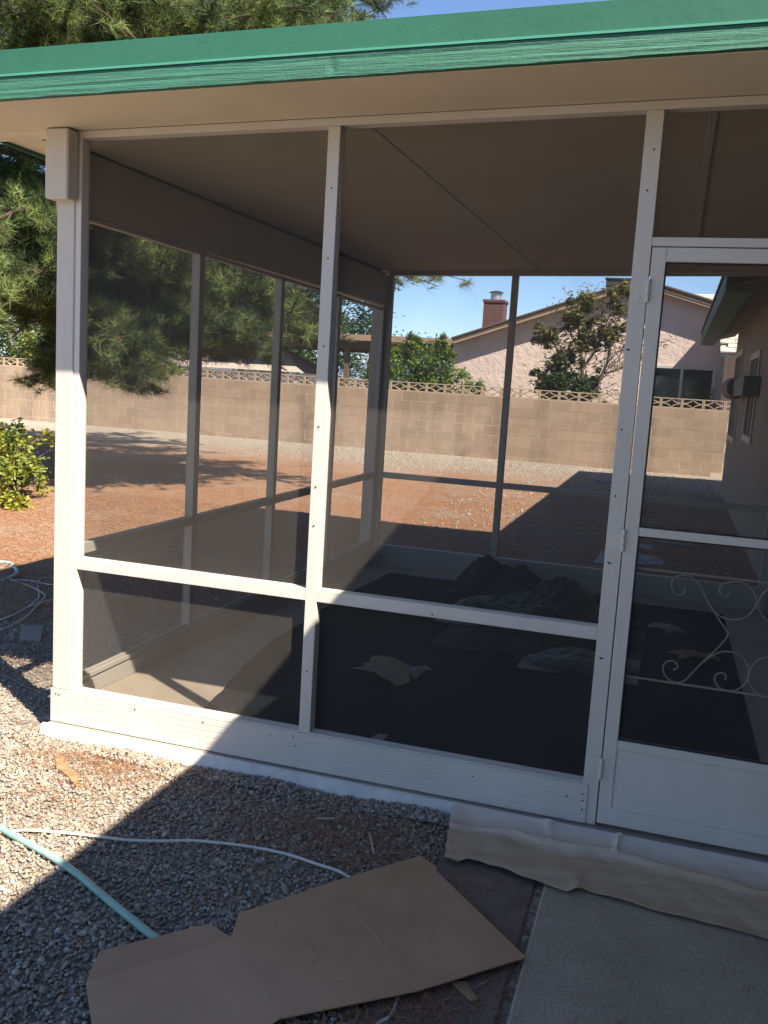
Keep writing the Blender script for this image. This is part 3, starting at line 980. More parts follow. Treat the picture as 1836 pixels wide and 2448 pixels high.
# house with white tile roof
tl = thing('tile_roof_house', 'house with bleached white tile roof showing past the green eave', 'house', (5, 19, 0))
box('wall', 3.30, 9.0, 18.0, 19.158, -0.3, 3.62, 'stucco_pink', tl)
box('wall_top', 3.24, 9.0, 17.95, 19.120, 3.6205, 3.68, 'white_tile', tl)
bm = bmesh.new()
tw, tlh = 0.30, 0.36
add_hex(bm, [(-tw / 2 + .004, 0, 0), (tw / 2 - .004, 0, 0), (tw / 2 - .004, tlh, 0), (-tw / 2 + .004, tlh, 0),
             (-tw / 2 + .004, 0, .035), (tw / 2 - .004, 0, .035), (tw / 2 - .004, tlh, .012), (-tw / 2 + .004, tlh, .012)])
tme = bm_mesh('roof_tile', bm)
tme.materials.append(MT['white_tile'])
def tiles(x0, x1, ya, za, yb, zb):
    ln = math.hypot(yb - ya, zb - za)
    ang = math.atan2(zb - za, yb - ya)
    nr = int(ln / 0.28)
    for r in range(nr):
        for i in range(int((x1 - x0) / tw)):
            o = bpy.data.objects.new('roof_tile', tme)
            C.objects.link(o); o.parent = tl
            s = r * 0.28
            o.location = Vector((x0 + tw * (i + .5) + (r % 2) * .15, ya + s * math.cos(ang), za + s * math.sin(ang) + .002 * random.random())) - tl.location
            o.rotation_euler = (ang, 0, 0)
tiles(3.10, 5.0, 16.85, 2.52, 18.0, 2.98)
prism('roof_deck', [(16.9, 2.44), (18.0, 2.90), (18.0, 2.96), (16.9, 2.50)], 'x', 3.12, 9.0, 'white_tile', tl)
prism('roof_deck', [(20.3, 3.30), (24.2, 4.40), (28, 3.3), (28, 3.2), (24.2, 4.3), (20.3, 3.2)], 'x', 2.0, 9.0, 'white_tile', tl)
tiles(2.0, 5.0, 21.2, 3.58, 24.2, 4.43)

# shed
sh = thing('garden_shed', 'low white shed with tan ribbed hip roof behind the block wall', 'shed', (-9.5, 21, 0))
box('wall', -12.4, -7.45, 19.9, 22.1, -0.3, 1.60, 'shed_wall', sh)
box('fence_panel', -7.40, -6.4, 20.6, 20.66, -0.3, 1.62, 'shed_wall', sh)
bm = bmesh.new()
e = [(-12.6, 19.7, 1.62), (-7.28, 19.7, 1.64), (-7.28, 22.3, 1.64), (-12.6, 22.3, 1.62)]
rr = [(-11.6, 21.0, 2.24), (-8.15, 21.0, 2.26)]
ve = [bm.verts.new(p_) for p_ in e]; vr = [bm.verts.new(p_) for p_ in rr]
for f in ((ve[0], ve[1], vr[1], vr[0]), (ve[1], ve[2], vr[1]), (ve[2], ve[3], vr[0], vr[1]), (ve[3], ve[0], vr[0]), (ve[3], ve[2], ve[1], ve[0])): bm.faces.new(f)
link('roof', bm_mesh('roof', bm), 'shed_roof', sh)
for i in range(26):
    x = -12.4 + i * 0.2
    x2 = min(max(x, -11.6), -8.15)
    tt = 1.0
    if x < -11.6: tt = (x + 12.6) / 1.0
    if x > -8.15: tt = max(0.02, (-7.28 - x) / 0.87)
    tube('rib', [(x, 19.7, 1.632), (x, 19.7 + 1.3 * tt, 1.632 + 0.625 * tt)], 0.012, 'shed_roof', sh, 5)

# ------------------------------------------------------------------ vegetation
def needle_mesh(name, centers, dirs, ntip=46, length=0.14, width=0.0042, spread=0.75, tint=None):
    """tufts of needles: centres (n,3), main direction (n,3)"""
    n = len(centers)
    c = np.repeat(centers, ntip, 0)
    d = np.repeat(dirs, ntip, 0)
    rd = rng.normal(size=(n * ntip, 3))
    rd /= np.linalg.norm(rd, axis=1)[:, None]
    v = d * (1 - spread) + rd * spread
    v[:, 2] += 0.10
    v /= np.linalg.norm(v, axis=1)[:, None]
    L = length * rng.uniform(0.65, 1.15, (n * ntip, 1))
    base = c - d * rng.uniform(0, 0.10, (n * ntip, 1))
    side = np.cross(v, rng.normal(size=v.shape))
    side /= np.linalg.norm(side, axis=1)[:, None] + 1e-9
    tipp = base + v * L
    tipp[:, 2] -= 0.012
    V = np.stack([base - side * width / 2, base + side * width / 2, tipp], 1).reshape(-1, 3)
    F = np.arange(len(V)).reshape(-1, 3)
    ti = np.repeat(tint if tint is not None else rng.uniform(0, 1, n), ntip) + rng.uniform(-.18, .18, n * ntip)
    return np_mesh(name, V, F, np.clip(ti, 0, 1))

def pine():
    t = thing('pine_tree', 'large pine tree with drooping bunches of long needles beside the porch', 'tree', (-5.87, 8.0, 0))
    tx, ty = -5.87, 8.0
    trunk_pts = [(tx + .05 * math.sin(z * .9), ty + .04 * math.cos(z), z) for z in np.linspace(-.2, 9.4, 14)]
    link('trunk', tubes_mesh('trunk', [(trunk_pts, [0.145 * (1 - i / 16) + .012 for i in range(14)])], 12), 'bark', t)
    R_ = np.random.default_rng(21)
    tubes, cen, dr, tn = [], [], [], []
    def zmin(x, y):
        if x < -6.1: return 2.1 + 0.3 * math.sin(x * 3)
        return 1.22 + 0.42 * min(max(x + 4.0, 0), 3.0) + 0.15 * math.sin(x * 4 + y)
    def ok(p):
        # stay clear of the porch roof and its air space, stay above the lower edge of crown
        if p[2] < zmin(p[0], p[1]): return False
        if p[0] > -0.62 and p[2] < 3.0 and p[1] < 5.6: return False
        if -0.62 < p[0] and p[2] < 2.45: return False
        if p[0] < -5.95 and p[1] < 7.7 and p[2] < 4.4: return False
        if p[0] < -6.5 and p[1] < 9.8 and p[2] < 4.6 and (p[0] * 7.13 + p[2] * 3.7) % 1.0 < .6: return False
        if p[0] < -6.2 and p[2] < 4.6 and (math.sin(3.1 * p[0] + 1.3 * p[2]) + math.sin(4.3 * p[2] + 2.0 * p[1])) > -1.15: return False
        if p[2] > 3.6 and p[0] > -1.15 + 0.12 * math.sin(7 * p[2] + 5 * p[1]): return False
        return True
    def tuft(p, d, k):
        if ok(p):
            cen.append(p); dr.append(d); tn.append(k)
    def branch(p0, az, L, el, droop, n2):
        pts = []
        p = np.array(p0, float)
        steps = 10
        a = az
        for i in range(steps + 1):
            s = i / steps
            pts.append(tuple(p))
            e = el - droop * s
            dvec = np.array([math.cos(a) * math.cos(e), math.sin(a) * math.cos(e), math.sin(e)])
            a += R_.normal(0, .07)
            p = p + dvec * L / steps
        r0 = 0.018 + 0.014 * L
        pts = [q_ for q_ in pts if not (q_[2] > 3.6 and q_[0] > -1.3)]
        steps = len(pts) - 1
        tubes.append((pts, [r0 * (1 - .85 * i / steps) for i in range(steps + 1)]))
        for k in range(n2):
            s = R_.uniform(0.22, 1.0)
            i = min(int(s * steps), steps - 1)
            q = np.array(pts[i]) * (1 - (s * steps - i)) + np.array(pts[i + 1]) * (s * steps - i)
            aa = a + R_.choice([-1, 1]) * R_.uniform(.3, 1.3)
            ee = R_.uniform(-.55, .55)
            ln = R_.uniform(.22, .75) * (0.5 + 0.5 * L / 3.5)
            dv = np.array([math.cos(aa) * math.cos(ee), math.sin(aa) * math.cos(ee), math.sin(ee)])
            end = q + dv * ln + np.array([0, 0, -.10 * ln])
            if end[2] > zmin(end[0], end[1]) + 0.05 and not (end[2] > 3.6 and end[0] > -1.3) and (not (end[0] > -.62 and end[2] < 3.0 and end[1] < 5.6)):
                tubes.append(([tuple(q), tuple((q + end) / 2 + np.array([0, 0, .02])), tuple(end)], [.010, .007, .004]))
            base_t = R_.choice([.08, .3, .55, .9]) + R_.uniform(-.08, .08)
            for m_ in range(int(3 + ln * 7)):
                f = R_.uniform(.25, 1.02)
                pp = q + (end - q) * f + R_.normal(0, .045, 3)
                tuft(pp, (dv * .7 + np.array([0, 0, .35])), np.clip(base_t + R_.normal(0, .15), 0, 1))
    def Lz(z): return np.interp(z, [1.8, 2.6, 4.5, 6.5, 8, 9.4], [3.0, 4.0, 4.7, 3.7, 2.4, .8])
    nbr = 84
    for i in range(nbr):
        z = 1.9 + 7.2 * (i / nbr) ** 1.05
        az = i * 2.399 + R_.normal(0, .2)
        L = Lz(z) * R_.uniform(.72, 1.08)
        branch((tx, ty, z), az, L, R_.uniform(.05, .45), R_.uniform(.35, .8), int(16 + 9 * L))
    for i in range(46):
        z = R_.uniform(1.75, 4.2)
        branch((tx, ty, z), R_.uniform(-1.5, .45), R_.uniform(2.0, 4.4), R_.uniform(0, .35), R_.uniform(.3, .75), 44)
    # limbs reaching towards the porch and over its left side
    for az, z, L, el, dr_ in ((-0.55, 4.2, 4.9, .42, .45), (-.25, 3.9, 5.2, .30, .55), (-.7, 3.3, 4.3, .25, .4), (-.95, 4.6, 4.6, .35, .45), (-.1, 3.0, 4.6, .2, .45),
                              (0.1, 3.3, 5.3, .22, .50), (-.4, 5.2, 5.4, .3, .45), (-.75, 5.6, 5.0, .25, .4), (-.2, 5.6, 5.6, .3, .5), (-1.2, 3.8, 3.6, .3, .4), (-1.3, 5.2, 4.0, .3, .4),
                              (-.35, 2.5, 3.6, .08, .35), (-.05, 2.4, 3.4, .05, .35), (.3, 2.5, 3.6, .05, .3), (-.9, 2.6, 3.2, .05, .2), (-.6, 2.2, 3.0, .02, .3), (-.15, 2.1, 2.9, .0, .25)):
        branch((tx, ty, z), az, L, el, dr_, 52)
    def limb(tgt, n2, z0):
        a_ = np.array([tx, ty, z0]); b_ = np.array(tgt, float)
        v_ = b_ - a_
        L_ = np.linalg.norm(v_)
        e0 = math.asin(v_[2] / L_)
        branch(tuple(a_), math.atan2(v_[1], v_[0]), L_ * 1.03, e0 + .22, .44, n2)
    for tg, n2, z0 in (((-1.75, 7.0, 5.3), 80, 4.9), ((-1.9, 6.4, 5.4), 80, 4.7), ((-1.7, 7.6, 5.6), 80, 5.2), ((-2.3, 6.4, 5.3), 80, 4.6), ((-3.0, 6.2, 5.4), 80, 4.6), ((-3.8, 6.0, 5.3), 80, 4.5), ((-4.8, 5.8, 5.3), 70, 4.5), ((-5.8, 5.8, 5.3), 70, 4.5), ((-6.6, 6.0, 5.2), 70, 4.4),
                       ((-.72, 7.7, 2.72), 40, 3.6), ((-1.3, 8.2, 2.8), 45, 3.4), ((-4.6, 7.4, 1.30), 50, 2.2), ((-4.1, 7.1, 1.34), 50, 2.3), ((-3.7, 7.0, 1.5), 50, 2.3), ((-5.0, 6.7, 1.35), 50, 2.2),
                       ((-3.1, 7.2, 1.8), 50, 2.6), ((-4.4, 6.4, 1.4), 50, 2.3), ((-3.9, 6.5, 1.7), 50, 2.5), ((-2.7, 6.9, 2.1), 50, 2.8), ((-5.2, 7.0, 1.25), 40, 2.0)):
        limb(tg, n2, z0)
    # two low bare-ended limbs and bright near shoots on the left
    for (q, lean) in (((-4.22, 4.5, 2.48), .2), ((-4.02, 4.5, 2.22), .1), ((-4.12, 4.4, 2.02), .3), ((-4.42, 4.6, 2.35), 0.), ((-4.3, 4.5, 2.12), 0.)):
        for k in range(9):
            pp = np.array(q) + R_.normal(0, .055, 3)
            cen.append(pp); dr.append(np.array([.45, -.2, .5])); tn.append(R_.uniform(.75, 1.0))
        tubes.append(([(tx, ty, q[2] + .5), (-5.3, 6.4, q[2] + .3), tuple(q)], [.04, .02, .006]))
    for (za, zb, xe) in ((2.75, 2.62, -8.4), (2.45, 2.2, -8.2), (3.3, 3.1, -8.8), (3.9, 3.9, -8.9)):
        tubes.append(([(tx, ty, za), (tx - 1.2, ty - .5, (za + zb) / 2 + .12), (xe, ty - .9, zb)], [.085, .07, .04]))
    cen_ = np.array(cen); dr_ = np.array(dr)
    dr_ /= np.linalg.norm(dr_, axis=1)[:, None]
    tn_ = np.array(tn)
    link('branches', tubes_mesh('branches', tubes, 6), 'bark', t)
    cr = link('crown', needle_mesh('crown', cen_, dr_, 34, 0.155, 0.0056, 0.58, tn_), 'pine_needles', t)
    # clumps of dead needles
    kk = R_.choice(len(cen_), 110, replace=False)
    kk = kk[cen_[kk, 2] < 3.2]
    link('dead_needles', needle_mesh('dead_needles', cen_[kk] - [0, 0, .05], dr_[kk], 26, 0.12, 0.004, .7), 'dead_needles', t)
    print('pine tufts', len(cen_))
pine()

def leaf_mesh(name, cen, size, tint, aspect=0.45, flat=0.5):
    n = len(cen)
    d = rng.normal(size=(n, 3))
    d[:, 2] *= flat
    d /= np.linalg.norm(d, axis=1)[:, None]
    up = rng.normal(size=(n, 3)) * .7 + np.array([0, 0, 1.0])
    s = np.cross(d, up)
    s /= np.linalg.norm(s, axis=1)[:, None] + 1e-9
    sz = size * rng.uniform(.6, 1.2, (n, 1))
    nrm = np.cross(s, d)
    a = cen - d * sz * .5
    b = cen + s * sz * aspect * .5 + nrm * sz * .10
    c = cen + d * sz * .5
    e = cen - s * sz * aspect * .5 + nrm * sz * .10
    V = np.stack([a, b, c, e], 1).reshape(-1, 3)
    F = np.arange(4 * n).reshape(-1, 4)
    return np_mesh(name, V, F, np.clip(tint, 0, 1))
def clumps(blobs, n, twig=True, seed=3):
    """points in ellipsoid blobs: (x,y,z,rx,ry,rz,weight); denser near surface, small sub-clumps"""
    R_ = np.random.default_rng(seed)
    wts = np.array([b[6] for b in blobs], float)
    wts /= wts.sum()
    sub = max(10, n // 55)
    idx = R_.choice(len(blobs), sub, p=wts)
    B = np.array([b[:6] for b in blobs])[idx]
    u = R_.normal(size=(sub, 3))
    u /= np.linalg.norm(u, axis=1)[:, None]
    r = R_.uniform(.35, 1.0, (sub, 1)) ** .6
    sc = B[:, :3] + u * r * B[:, 3:6]
    ts = R_.uniform(.1, .8, sub)
    k = R_.integers(0, sub, n)
    rad = B[k, 3:6].mean(1, keepdims=True) * .26
    p = sc[k] + R_.normal(size=(n, 3)) * rad * .62
    t = ts[k] + R_.normal(0, .16, n)
    return p, t
def leafy(name, label, cat, base, blobs, n, size, m, trunks, group=None, aspect=.45, seed=3, barkm='grey_bark', limbs=5):
    t = thing(name, label, cat, base, group)
    p, tn = clumps(blobs, n, seed=seed)
    link('crown', leaf_mesh('crown', p, size, tn, aspect), m, t)
    R_ = np.random.default_rng(seed + 50)
    tb = []
    for (pts, r) in trunks:
        pts = spline(pts, 4)
        tb.append((pts, [r * (1 - .6 * i / (len(pts) - 1)) for i in range(len(pts))]))
    for b in blobs:
        for j in range(limbs):
            s = trunks[R_.integers(len(trunks))][0]
            q = np.array(s[-1])
            e_ = np.array(b[:3]) + R_.normal(size=3) * np.array(b[3:6]) * .5
            mid = (q + e_) / 2 + R_.normal(0, .08, 3)
            tb.append((spline([tuple(q), tuple(mid), tuple(e_)], 3), .012))
    link('trunk', tubes_mesh('trunk', tb, 6), barkm, t)
    return t

leafy('citrus_tree', 'bright green citrus tree leaning over the block wall by pink house', 'tree', (-3.1, 17.4, 0),
      [(-3.75, 17.4, 1.75, .55, .5, .65, 3), (-3.0, 17.4, 1.85, .5, .5, .6, 3), (-3.55, 17.4, 2.35, .22, .22, .32, .8), (-2.85, 17.4, 2.42, .16, .16, .28, .55),
       (-2.45, 17.4, 1.55, .35, .4, .40, 1.5), (-2.05, 17.35, 1.42, .28, .3, .25, .7), (-4.3, 17.4, 1.5, .4, .4, .5, 1.3), (-2.62, 17.4, 2.2, .16, .2, .16, .4), (-3.2, 17.4, 1.1, .9, .5, .5, 2)],
      15000, .085, 'citrus_leaf', [([(-3.2, 17.4, -.1), (-3.15, 17.4, .6), (-3.3, 17.4, 1.2)], .07)], aspect=.5, seed=5)
# tall shrub: dark lower mass and sparse upper clumps on bare stems
sh_t = thing('tall_shrub', 'leggy shrub with dark base and sparse olive tops against pink wall', 'shrub', (.3, 17.8, 0))
p, tn = clumps([(-.35, 17.8, 1.75, .36, .35, .40, 2.2), (.05, 17.8, 1.6, .5, .4, .35, 2.4), (-.1, 17.8, 2.25, .25, .25, .25, 1.0), (.45, 17.8, 1.5, .25, .3, .25, .8), (-.65, 17.8, 1.9, .14, .2, .22, .5), (.1, 17.8, 1.1, .7, .4, .5, 1.5)], 5600, seed=8)
link('lower_leaves', leaf_mesh('lower_leaves', p, .135, tn, .36), 'dark_leaf', sh_t)
p, tn = clumps([(-.6, 17.8, 2.75, .30, .2, .30, 1.3), (-.2, 17.8, 3.05, .38, .2, .22, 1.0), (.15, 17.8, 3.3, .34, .2, .42, 1.3), (.5, 17.8, 3.58, .46, .25, .26, 1.3), (1.0, 17.8, 3.65, .34, .2, .30, 1.0), (.62, 17.8, 2.78, .42, .25, .30, 1.3), (1.1, 17.8, 3.2, .25, .2, .3, .6),
                (.2, 17.8, 2.45, .16, .2, .42, .8), (.62, 17.8, 1.95, .14, .15, .16, .35), (.85, 17.8, 1.45, .22, .2, .12, .3), (-.1, 17.8, 2.6, .4, .2, .3, .4)], 5200, seed=9)
link('upper_leaves', leaf_mesh('upper_leaves', p, .14, tn, .34), 'olive_leaf', sh_t)
tb = []
for pts, r in (([(.25, 17.8, -.1), (.28, 17.8, 1.2), (.30, 17.8, 2.1), (.18, 17.8, 2.6), (.12, 17.8, 3.2)], .06), ([(.55, 17.8, -.1), (.5, 17.8, 1.2), (.75, 17.8, 2.0), (.85, 17.8, 2.45), (.7, 17.8, 2.9)], .05),
               ([(-.2, 17.8, 0.2), (-.3, 17.8, 1.5), (-.25, 17.8, 2.3), (-.5, 17.8, 2.8)], .03), ([(.30, 17.8, 2.1), (.6, 17.8, 2.6), (.62, 17.8, 3.3)], .028), ([(.75, 17.8, 2.0), (1.1, 17.8, 2.12), (1.35, 17.8, 2.4)], .025)):
    q = spline(pts, 4)
    tb.append((q, [r * (1 - .6 * i / (len(q) - 1)) for i in range(len(q))]))
R_ = np.random.default_rng(12)
for i in range(170):
    s = tb[R_.integers(0, 5)][0]
    q = np.array(s[R_.integers(len(s) // 3, len(s))])
    e_ = q + np.array([R_.normal(.18, .28), R_.normal(0, .15), R_.uniform(.1, .7)])
    tb.append((spline([tuple(q), tuple((q + e_) / 2 + R_.normal(0, .05, 3)), tuple(e_)], 3), .0065))
link('stems', tubes_mesh('stems', tb, 5), 'grey_bark', sh_t)
ends = np.array([q_[0][-1] for q_ in tb[5:]])
ends = ends[(ends[:, 0] < .75) | (rng.uniform(0, 1, len(ends)) < .45)]
pe = np.repeat(ends, 14, 0) + rng.normal(0, .085, (len(ends) * 14, 3))
link('twig_leaves', leaf_mesh('twig_leaves', pe, .13, np.repeat(rng.uniform(.1, .95, len(ends)), 14), .32), 'olive_leaf', sh_t)
leafy('window_bush', 'small dark bush in front of neighbour window', 'bush', (2.75, 18.7, 0), [(2.75, 18.7, 1.5, .42, .3, .42, 1), (2.9, 18.7, 1.1, .5, .3, .5, 1)], 2200, .06, 'dark_leaf',
      [([(2.75, 18.7, -.1), (2.75, 18.7, 1.0)], .03)], seed=14, limbs=3)
# broadleaf trees behind the wall
leafy('broadleaf_tree', 'dense dark green broadleaf tree towering behind the tan shed roof', 'tree', (-11.0, 27, 0),
      [(-11.6, 27, 3.2, 1.6, 1.3, 2.2, 2), (-10.2, 27, 4.6, 1.5, 1.3, 1.5, 2), (-9.6, 27, 2.6, 1.0, 1.0, 1.7, 1.4), (-12.6, 27, 5.2, 1.5, 1.3, 1.4, 1.5), (-10.6, 27, 1.6, 1.8, 1.2, 1.2, 1.2)],
      15000, .17, 'tree_leaf', [([(-11, 27, -.2), (-11, 27, 1.5), (-10.9, 27, 2.6)], .2)], 'trees behind the wall', seed=20, barkm='bark')
leafy('broadleaf_tree', 'tree with airy drooping foliage rising behind the brown patio roof', 'tree', (-8.4, 29, 0),
      [(-9.0, 29, 4.0, 1.2, 1.2, 1.2, 2), (-8.6, 29, 5.3, 1.1, 1.0, .8, 1.0), (-8.3, 29, 2.2, 1.8, 1.2, 1.3, 1.6), (-6.6, 29, 1.2, 1.8, 1, .9, 1.2)],
      9000, .16, 'tree_leaf', [([(-8.4, 29, -.2), (-8.4, 29, 1.8), (-8.3, 29, 3)], .16)], 'trees behind the wall', seed=23, barkm='bark')
leafy('broadleaf_tree', 'shady tree behind the wall beyond the pine trunk', 'tree', (-19, 25, 0),
      [(-19.5, 25, 4.0, 2.2, 1.5, 2.2, 2), (-17.2, 25, 4.6, 1.8, 1.5, 1.8, 1.6), (-21.5, 25, 5.0, 2, 1.5, 2, 1.3), (-18.5, 25, 2.0, 3.6, 1.3, 1.5, 3.5), (-20.5, 25, 2.2, 2.6, 1.2, 1.4, 3.0), (-16, 25, 1.8, 2.4, 1.2, 1.2, 2.2), (-15.2, 25, 3.6, 1.6, 1.3, 1.8, 1.2), (-15.5, 25, 6, 2, 1.4, 1.5, 1)],
      26000, .19, 'tree_leaf', [([(-19, 25, -.2), (-19, 25, 1.5), (-18.8, 25, 3)], .2)], 'trees behind the wall', seed=26, barkm='bark')
leafy('flowering_hedge', 'loose yellow green hedge with red blooms above the breeze blocks', 'hedge', (-14.3, 18, 0),
      [(-15.6, 18, 1.7, .9, .5, .5, 1.5), (-14.2, 18, 1.55, .8, .5, .38, 1.3), (-13.2, 18, 1.7, .6, .4, .45, 1), (-14.5, 18, 2.3, .8, .4, .5, 1), (-14.5, 18, .9, 1.8, .5, .6, 1)],
      9000, .10, 'hedge_leaf', [([(-14.3, 18, -.1), (-14.3, 18, 1)], .04)], seed=29)
for k, (x, h, wd) in enumerate(((-6.15, 4.35, .5), (-4.9, 4.3, .55), (-5.6, 3.7, .35))):
    leafy('distant_tree', 'tiny far treetop above the junction of patio roof and gable', 'tree', (x, 52, 0),
          [(x, 52, h * .55, wd, wd, h * .30, 1), (x, 52, h * .8, wd * .6, wd * .6, h * .18, .8)], 900, .22, 'tree_leaf', [([(x, 52, -.2), (x, 52, 1.6)], .1)], 'far treetops', seed=40 + k, limbs=2)
# yellow-leaved bush beside porch
yb = thing('yellowing_bush', 'low bush with yellow and green leaves growing from pine litter', 'bush', (-5.0, 5.6, 0))
p, tn = clumps([(-4.62, 5.4, .20, .30, .35, .22, 1.3), (-4.9, 5.6, .38, .35, .35, .30, 1.8), (-5.3, 5.9, .52, .4, .4, .36, 1.6), (-4.25, 4.75, .06, .20, .2, .12, .8), (-5.2, 6.1, .62, .35, .3, .25, .9)], 2700, seed=33)
tn = np.where(p[:, 2] < .16, tn + .35, tn)
link('crown', leaf_mesh('crown', p, .074, tn, .62), 'yellow_leaf', yb)
tb = []
for i in range(40):
    e_ = p[rng.integers(len(p))]
    tb.append((spline([(-4.85 + rng.normal(0, .06), 5.6 + rng.normal(0, .06), -.05), tuple((e_ + [-4.85, 5.6, 0]) / 2 + [0, 0, .08]), tuple(e_)], 3), .004))
link('stems', tubes_mesh('stems', tb, 5), 'grey_bark', yb)

# ------------------------------------------------------------------ gravel and litter
def icosa():
    t = (1 + 5 ** .5) / 2
    v = np.array([(-1, t, 0), (1, t, 0), (-1, -t, 0), (1, -t, 0), (0, -1, t), (0, 1, t), (0, -1, -t), (0, 1, -t), (t, 0, -1), (t, 0, 1), (-t, 0, -1), (-t, 0, 1)], float)
    v /= np.linalg.norm(v[0])
    f = np.array([(0, 11, 5), (0, 5, 1), (0, 1, 7), (0, 7, 10), (0, 10, 11), (1, 5, 9), (5, 11, 4), (11, 10, 2), (10, 7, 6), (7, 1, 8), (3, 9, 4), (3, 4, 2), (3, 2, 6), (3, 6, 8), (3, 8, 9), (4, 9, 5), (2, 4, 11), (6, 2, 10), (8, 6, 7), (9, 8, 1)])
    return v, f
def pebbles():
    regs = [(-0.9, 2.05, -2.1, -0.065, 52000), (-2.4, -0.12, -1.2, 1.3, 20000), (-2.9, -0.3, 1.3, 2.6, 2500), (-.2, 1.7, -.17, -.055, 1800), (-6, 3.1, 12.5, 16.1, 3500), (-0.4, 3.1, 5.4, 12.5, 2500)]
    P_ = []
    sz = []
    for k, (xa, xb, ya, yb_, n) in enumerate(regs):
        q = np.stack([rng.uniform(xa, xb, n), rng.uniform(ya, yb_, n)], 1)
        P_.append(q)
        sz.append(rng.lognormal(math.log(.0061 if k < 4 else .013), .28, n))
    q = np.concatenate(P_); r = np.concatenate(sz)
    keep = ~((q[:, 0] > 1.715) & (q[:, 1] > -2.0) & (q[:, 1] < 0.1))
    keep &= ~((q[:, 0] > -.31) & (q[:, 1] > -.03) & (q[:, 1] < 4.8))
    q, r = q[keep], r[keep]
    n = len(q)
    v, f = icosa()
    sc = rng.uniform(.65, 1.25, (n, 1, 3)); sc[:, :, 2] *= .62
    V = v[None] * sc * r[:, None, None] * (1 + rng.uniform(-.14, .14, (n, 12, 1)))
    a = rng.uniform(0, 6.28, n)
    ca, sa = np.cos(a)[:, None], np.sin(a)[:, None]
    ti = rng.normal(0, .35, (n, 1))
    X = V[:, :, 0] * ca - V[:, :, 1] * sa
    Y = V[:, :, 0] * sa + V[:, :, 1] * ca
    Z = V[:, :, 2] + ti * X
    z0 = gz(q[:, 0], q[:, 1]) + rng.uniform(.000, .010, n)
    z0 += np.where((q[:, 1] > -.16) & (q[:, 1] < -.05), .014 * np.sin(q[:, 0] * 5) ** 2, 0)
    V = np.stack([X + q[:, :1], Y + q[:, 1:], Z + z0[:, None]], -1).reshape(-1, 3)
    F = (f[None] + 12 * np.arange(n)[:, None, None]).reshape(-1, 3)
    tint = np.repeat(rng.uniform(0, 1, n), 20)
    tag(link('gravel', np_mesh('gravel', V, F, tint, True), 'pebbles'), 'loose grey and tan gravel covering the yard', 'gravel', kind='stuff')
pebbles()

def litter():
    regs = [(-4.6, -0.5, 1.3, 6.5, 26000, .11), (-3.5, 3.0, 5.4, 11, 15000, .11), (-10, -3.5, 4.5, 12, 14000, .12), (-.15, .7, -.36, -.07, 800, .10), (.0, .75, -.8, -.2, 300, .10), (-2, 1.6, -1.8, .9, 700, .10),
            (.9, 1.9, -.66, -.10, 1100, .11), (1.55, 2.1, -1.6, -.9, 1300, .10), (-1.2, -.35, .4, 1.3, 700, .1)]
    Vs = []
    regs = [r + (None,) for r in regs] + [(2.12, 3.15, -1.9, -.45, 130, .10, -.0285), (1.74, 2.05, -1.6, -.5, 170, .10, -.0425), (1.25, 1.95, -1.2, -.7, 16, .09, -.010)]
    for (xa, xb, ya, yb_, n, ln, zz) in regs:
        q = np.stack([rng.uniform(xa, xb, n), rng.uniform(ya, yb_, n)], 1)
        if n < 2000 and zz is None:     # heap towards centre
            c = np.array([(xa + xb) / 2, (ya + yb_) / 2])
            q = c + rng.normal(0, .27, (n, 2)) * np.array([xb - xa, yb_ - ya]) * (1 + .35 * np.sin(6 * q[:, :1] + 3 * q[:, 1:]))
            q = q[(q[:, 1] < -.07) | (q[:, 0] < -.3)]
            n = len(q)
        a = rng.uniform(0, 6.28, n)
        L = ln * rng.uniform(.4, 1.1, n) / 2
        d = np.stack([np.cos(a), np.sin(a)], 1)
        z = gz(q[:, 0], q[:, 1]) + rng.uniform(.006, .024, n)
        if zz is not None: z = zz + rng.uniform(.001, .005, n)
        wd = .0013 if ya < 1 else .0022
        s = np.stack([-d[:, 1], d[:, 0]], 1) * wd
        tl_ = rng.normal(0, .007, n)
        A = np.column_stack([q - d * L[:, None], z - tl_])
        Bm = np.column_stack([q + s + d * .1 * L[:, None], z + .003])
        B2 = np.column_stack([q - s + d * .1 * L[:, None], z + .003])
        E_ = np.column_stack([q + d * L[:, None] + s * 4 * rng.normal(0, 1, (n, 1)), z + tl_])
        Vs.append(np.stack([A, Bm, E_, B2], 1).reshape(-1, 3))
    V = np.concatenate(Vs)
    F = np.arange(len(V)).reshape(-1, 4)
    o = link('pine_litter', np_mesh('pine_litter', V, F, rng.uniform(0, 1, len(F))), 'dead_needles')
    tag(o, 'fallen reddish brown pine needles scattered over the ground', 'litter', kind='stuff')
litter()

# ------------------------------------------------------------------ paving by the door
tag(box('walkway', 2.085, 3.19, -5.5, -0.12, -0.16, -0.030, 'walk_concrete', None, 0.008), 'grey concrete walkway slab in front of the door', 'walkway', kind='structure')
tag(box('red_pad', 1.725, 2.062, -2.0, -0.072, -0.16, -0.044, 'pad_concrete', None, 0.01), 'dull red concrete pad beside walkway', 'pad', kind='structure')
tag(prism('paver', [(-1.27, 1.25), (-1.16, 1.32), (-0.98, 1.05), (-1.10, 1.02)], 'z', -.10, -.035, 'concrete', None, .004), 'small pale square paver lying in shade by corner post', 'paver')

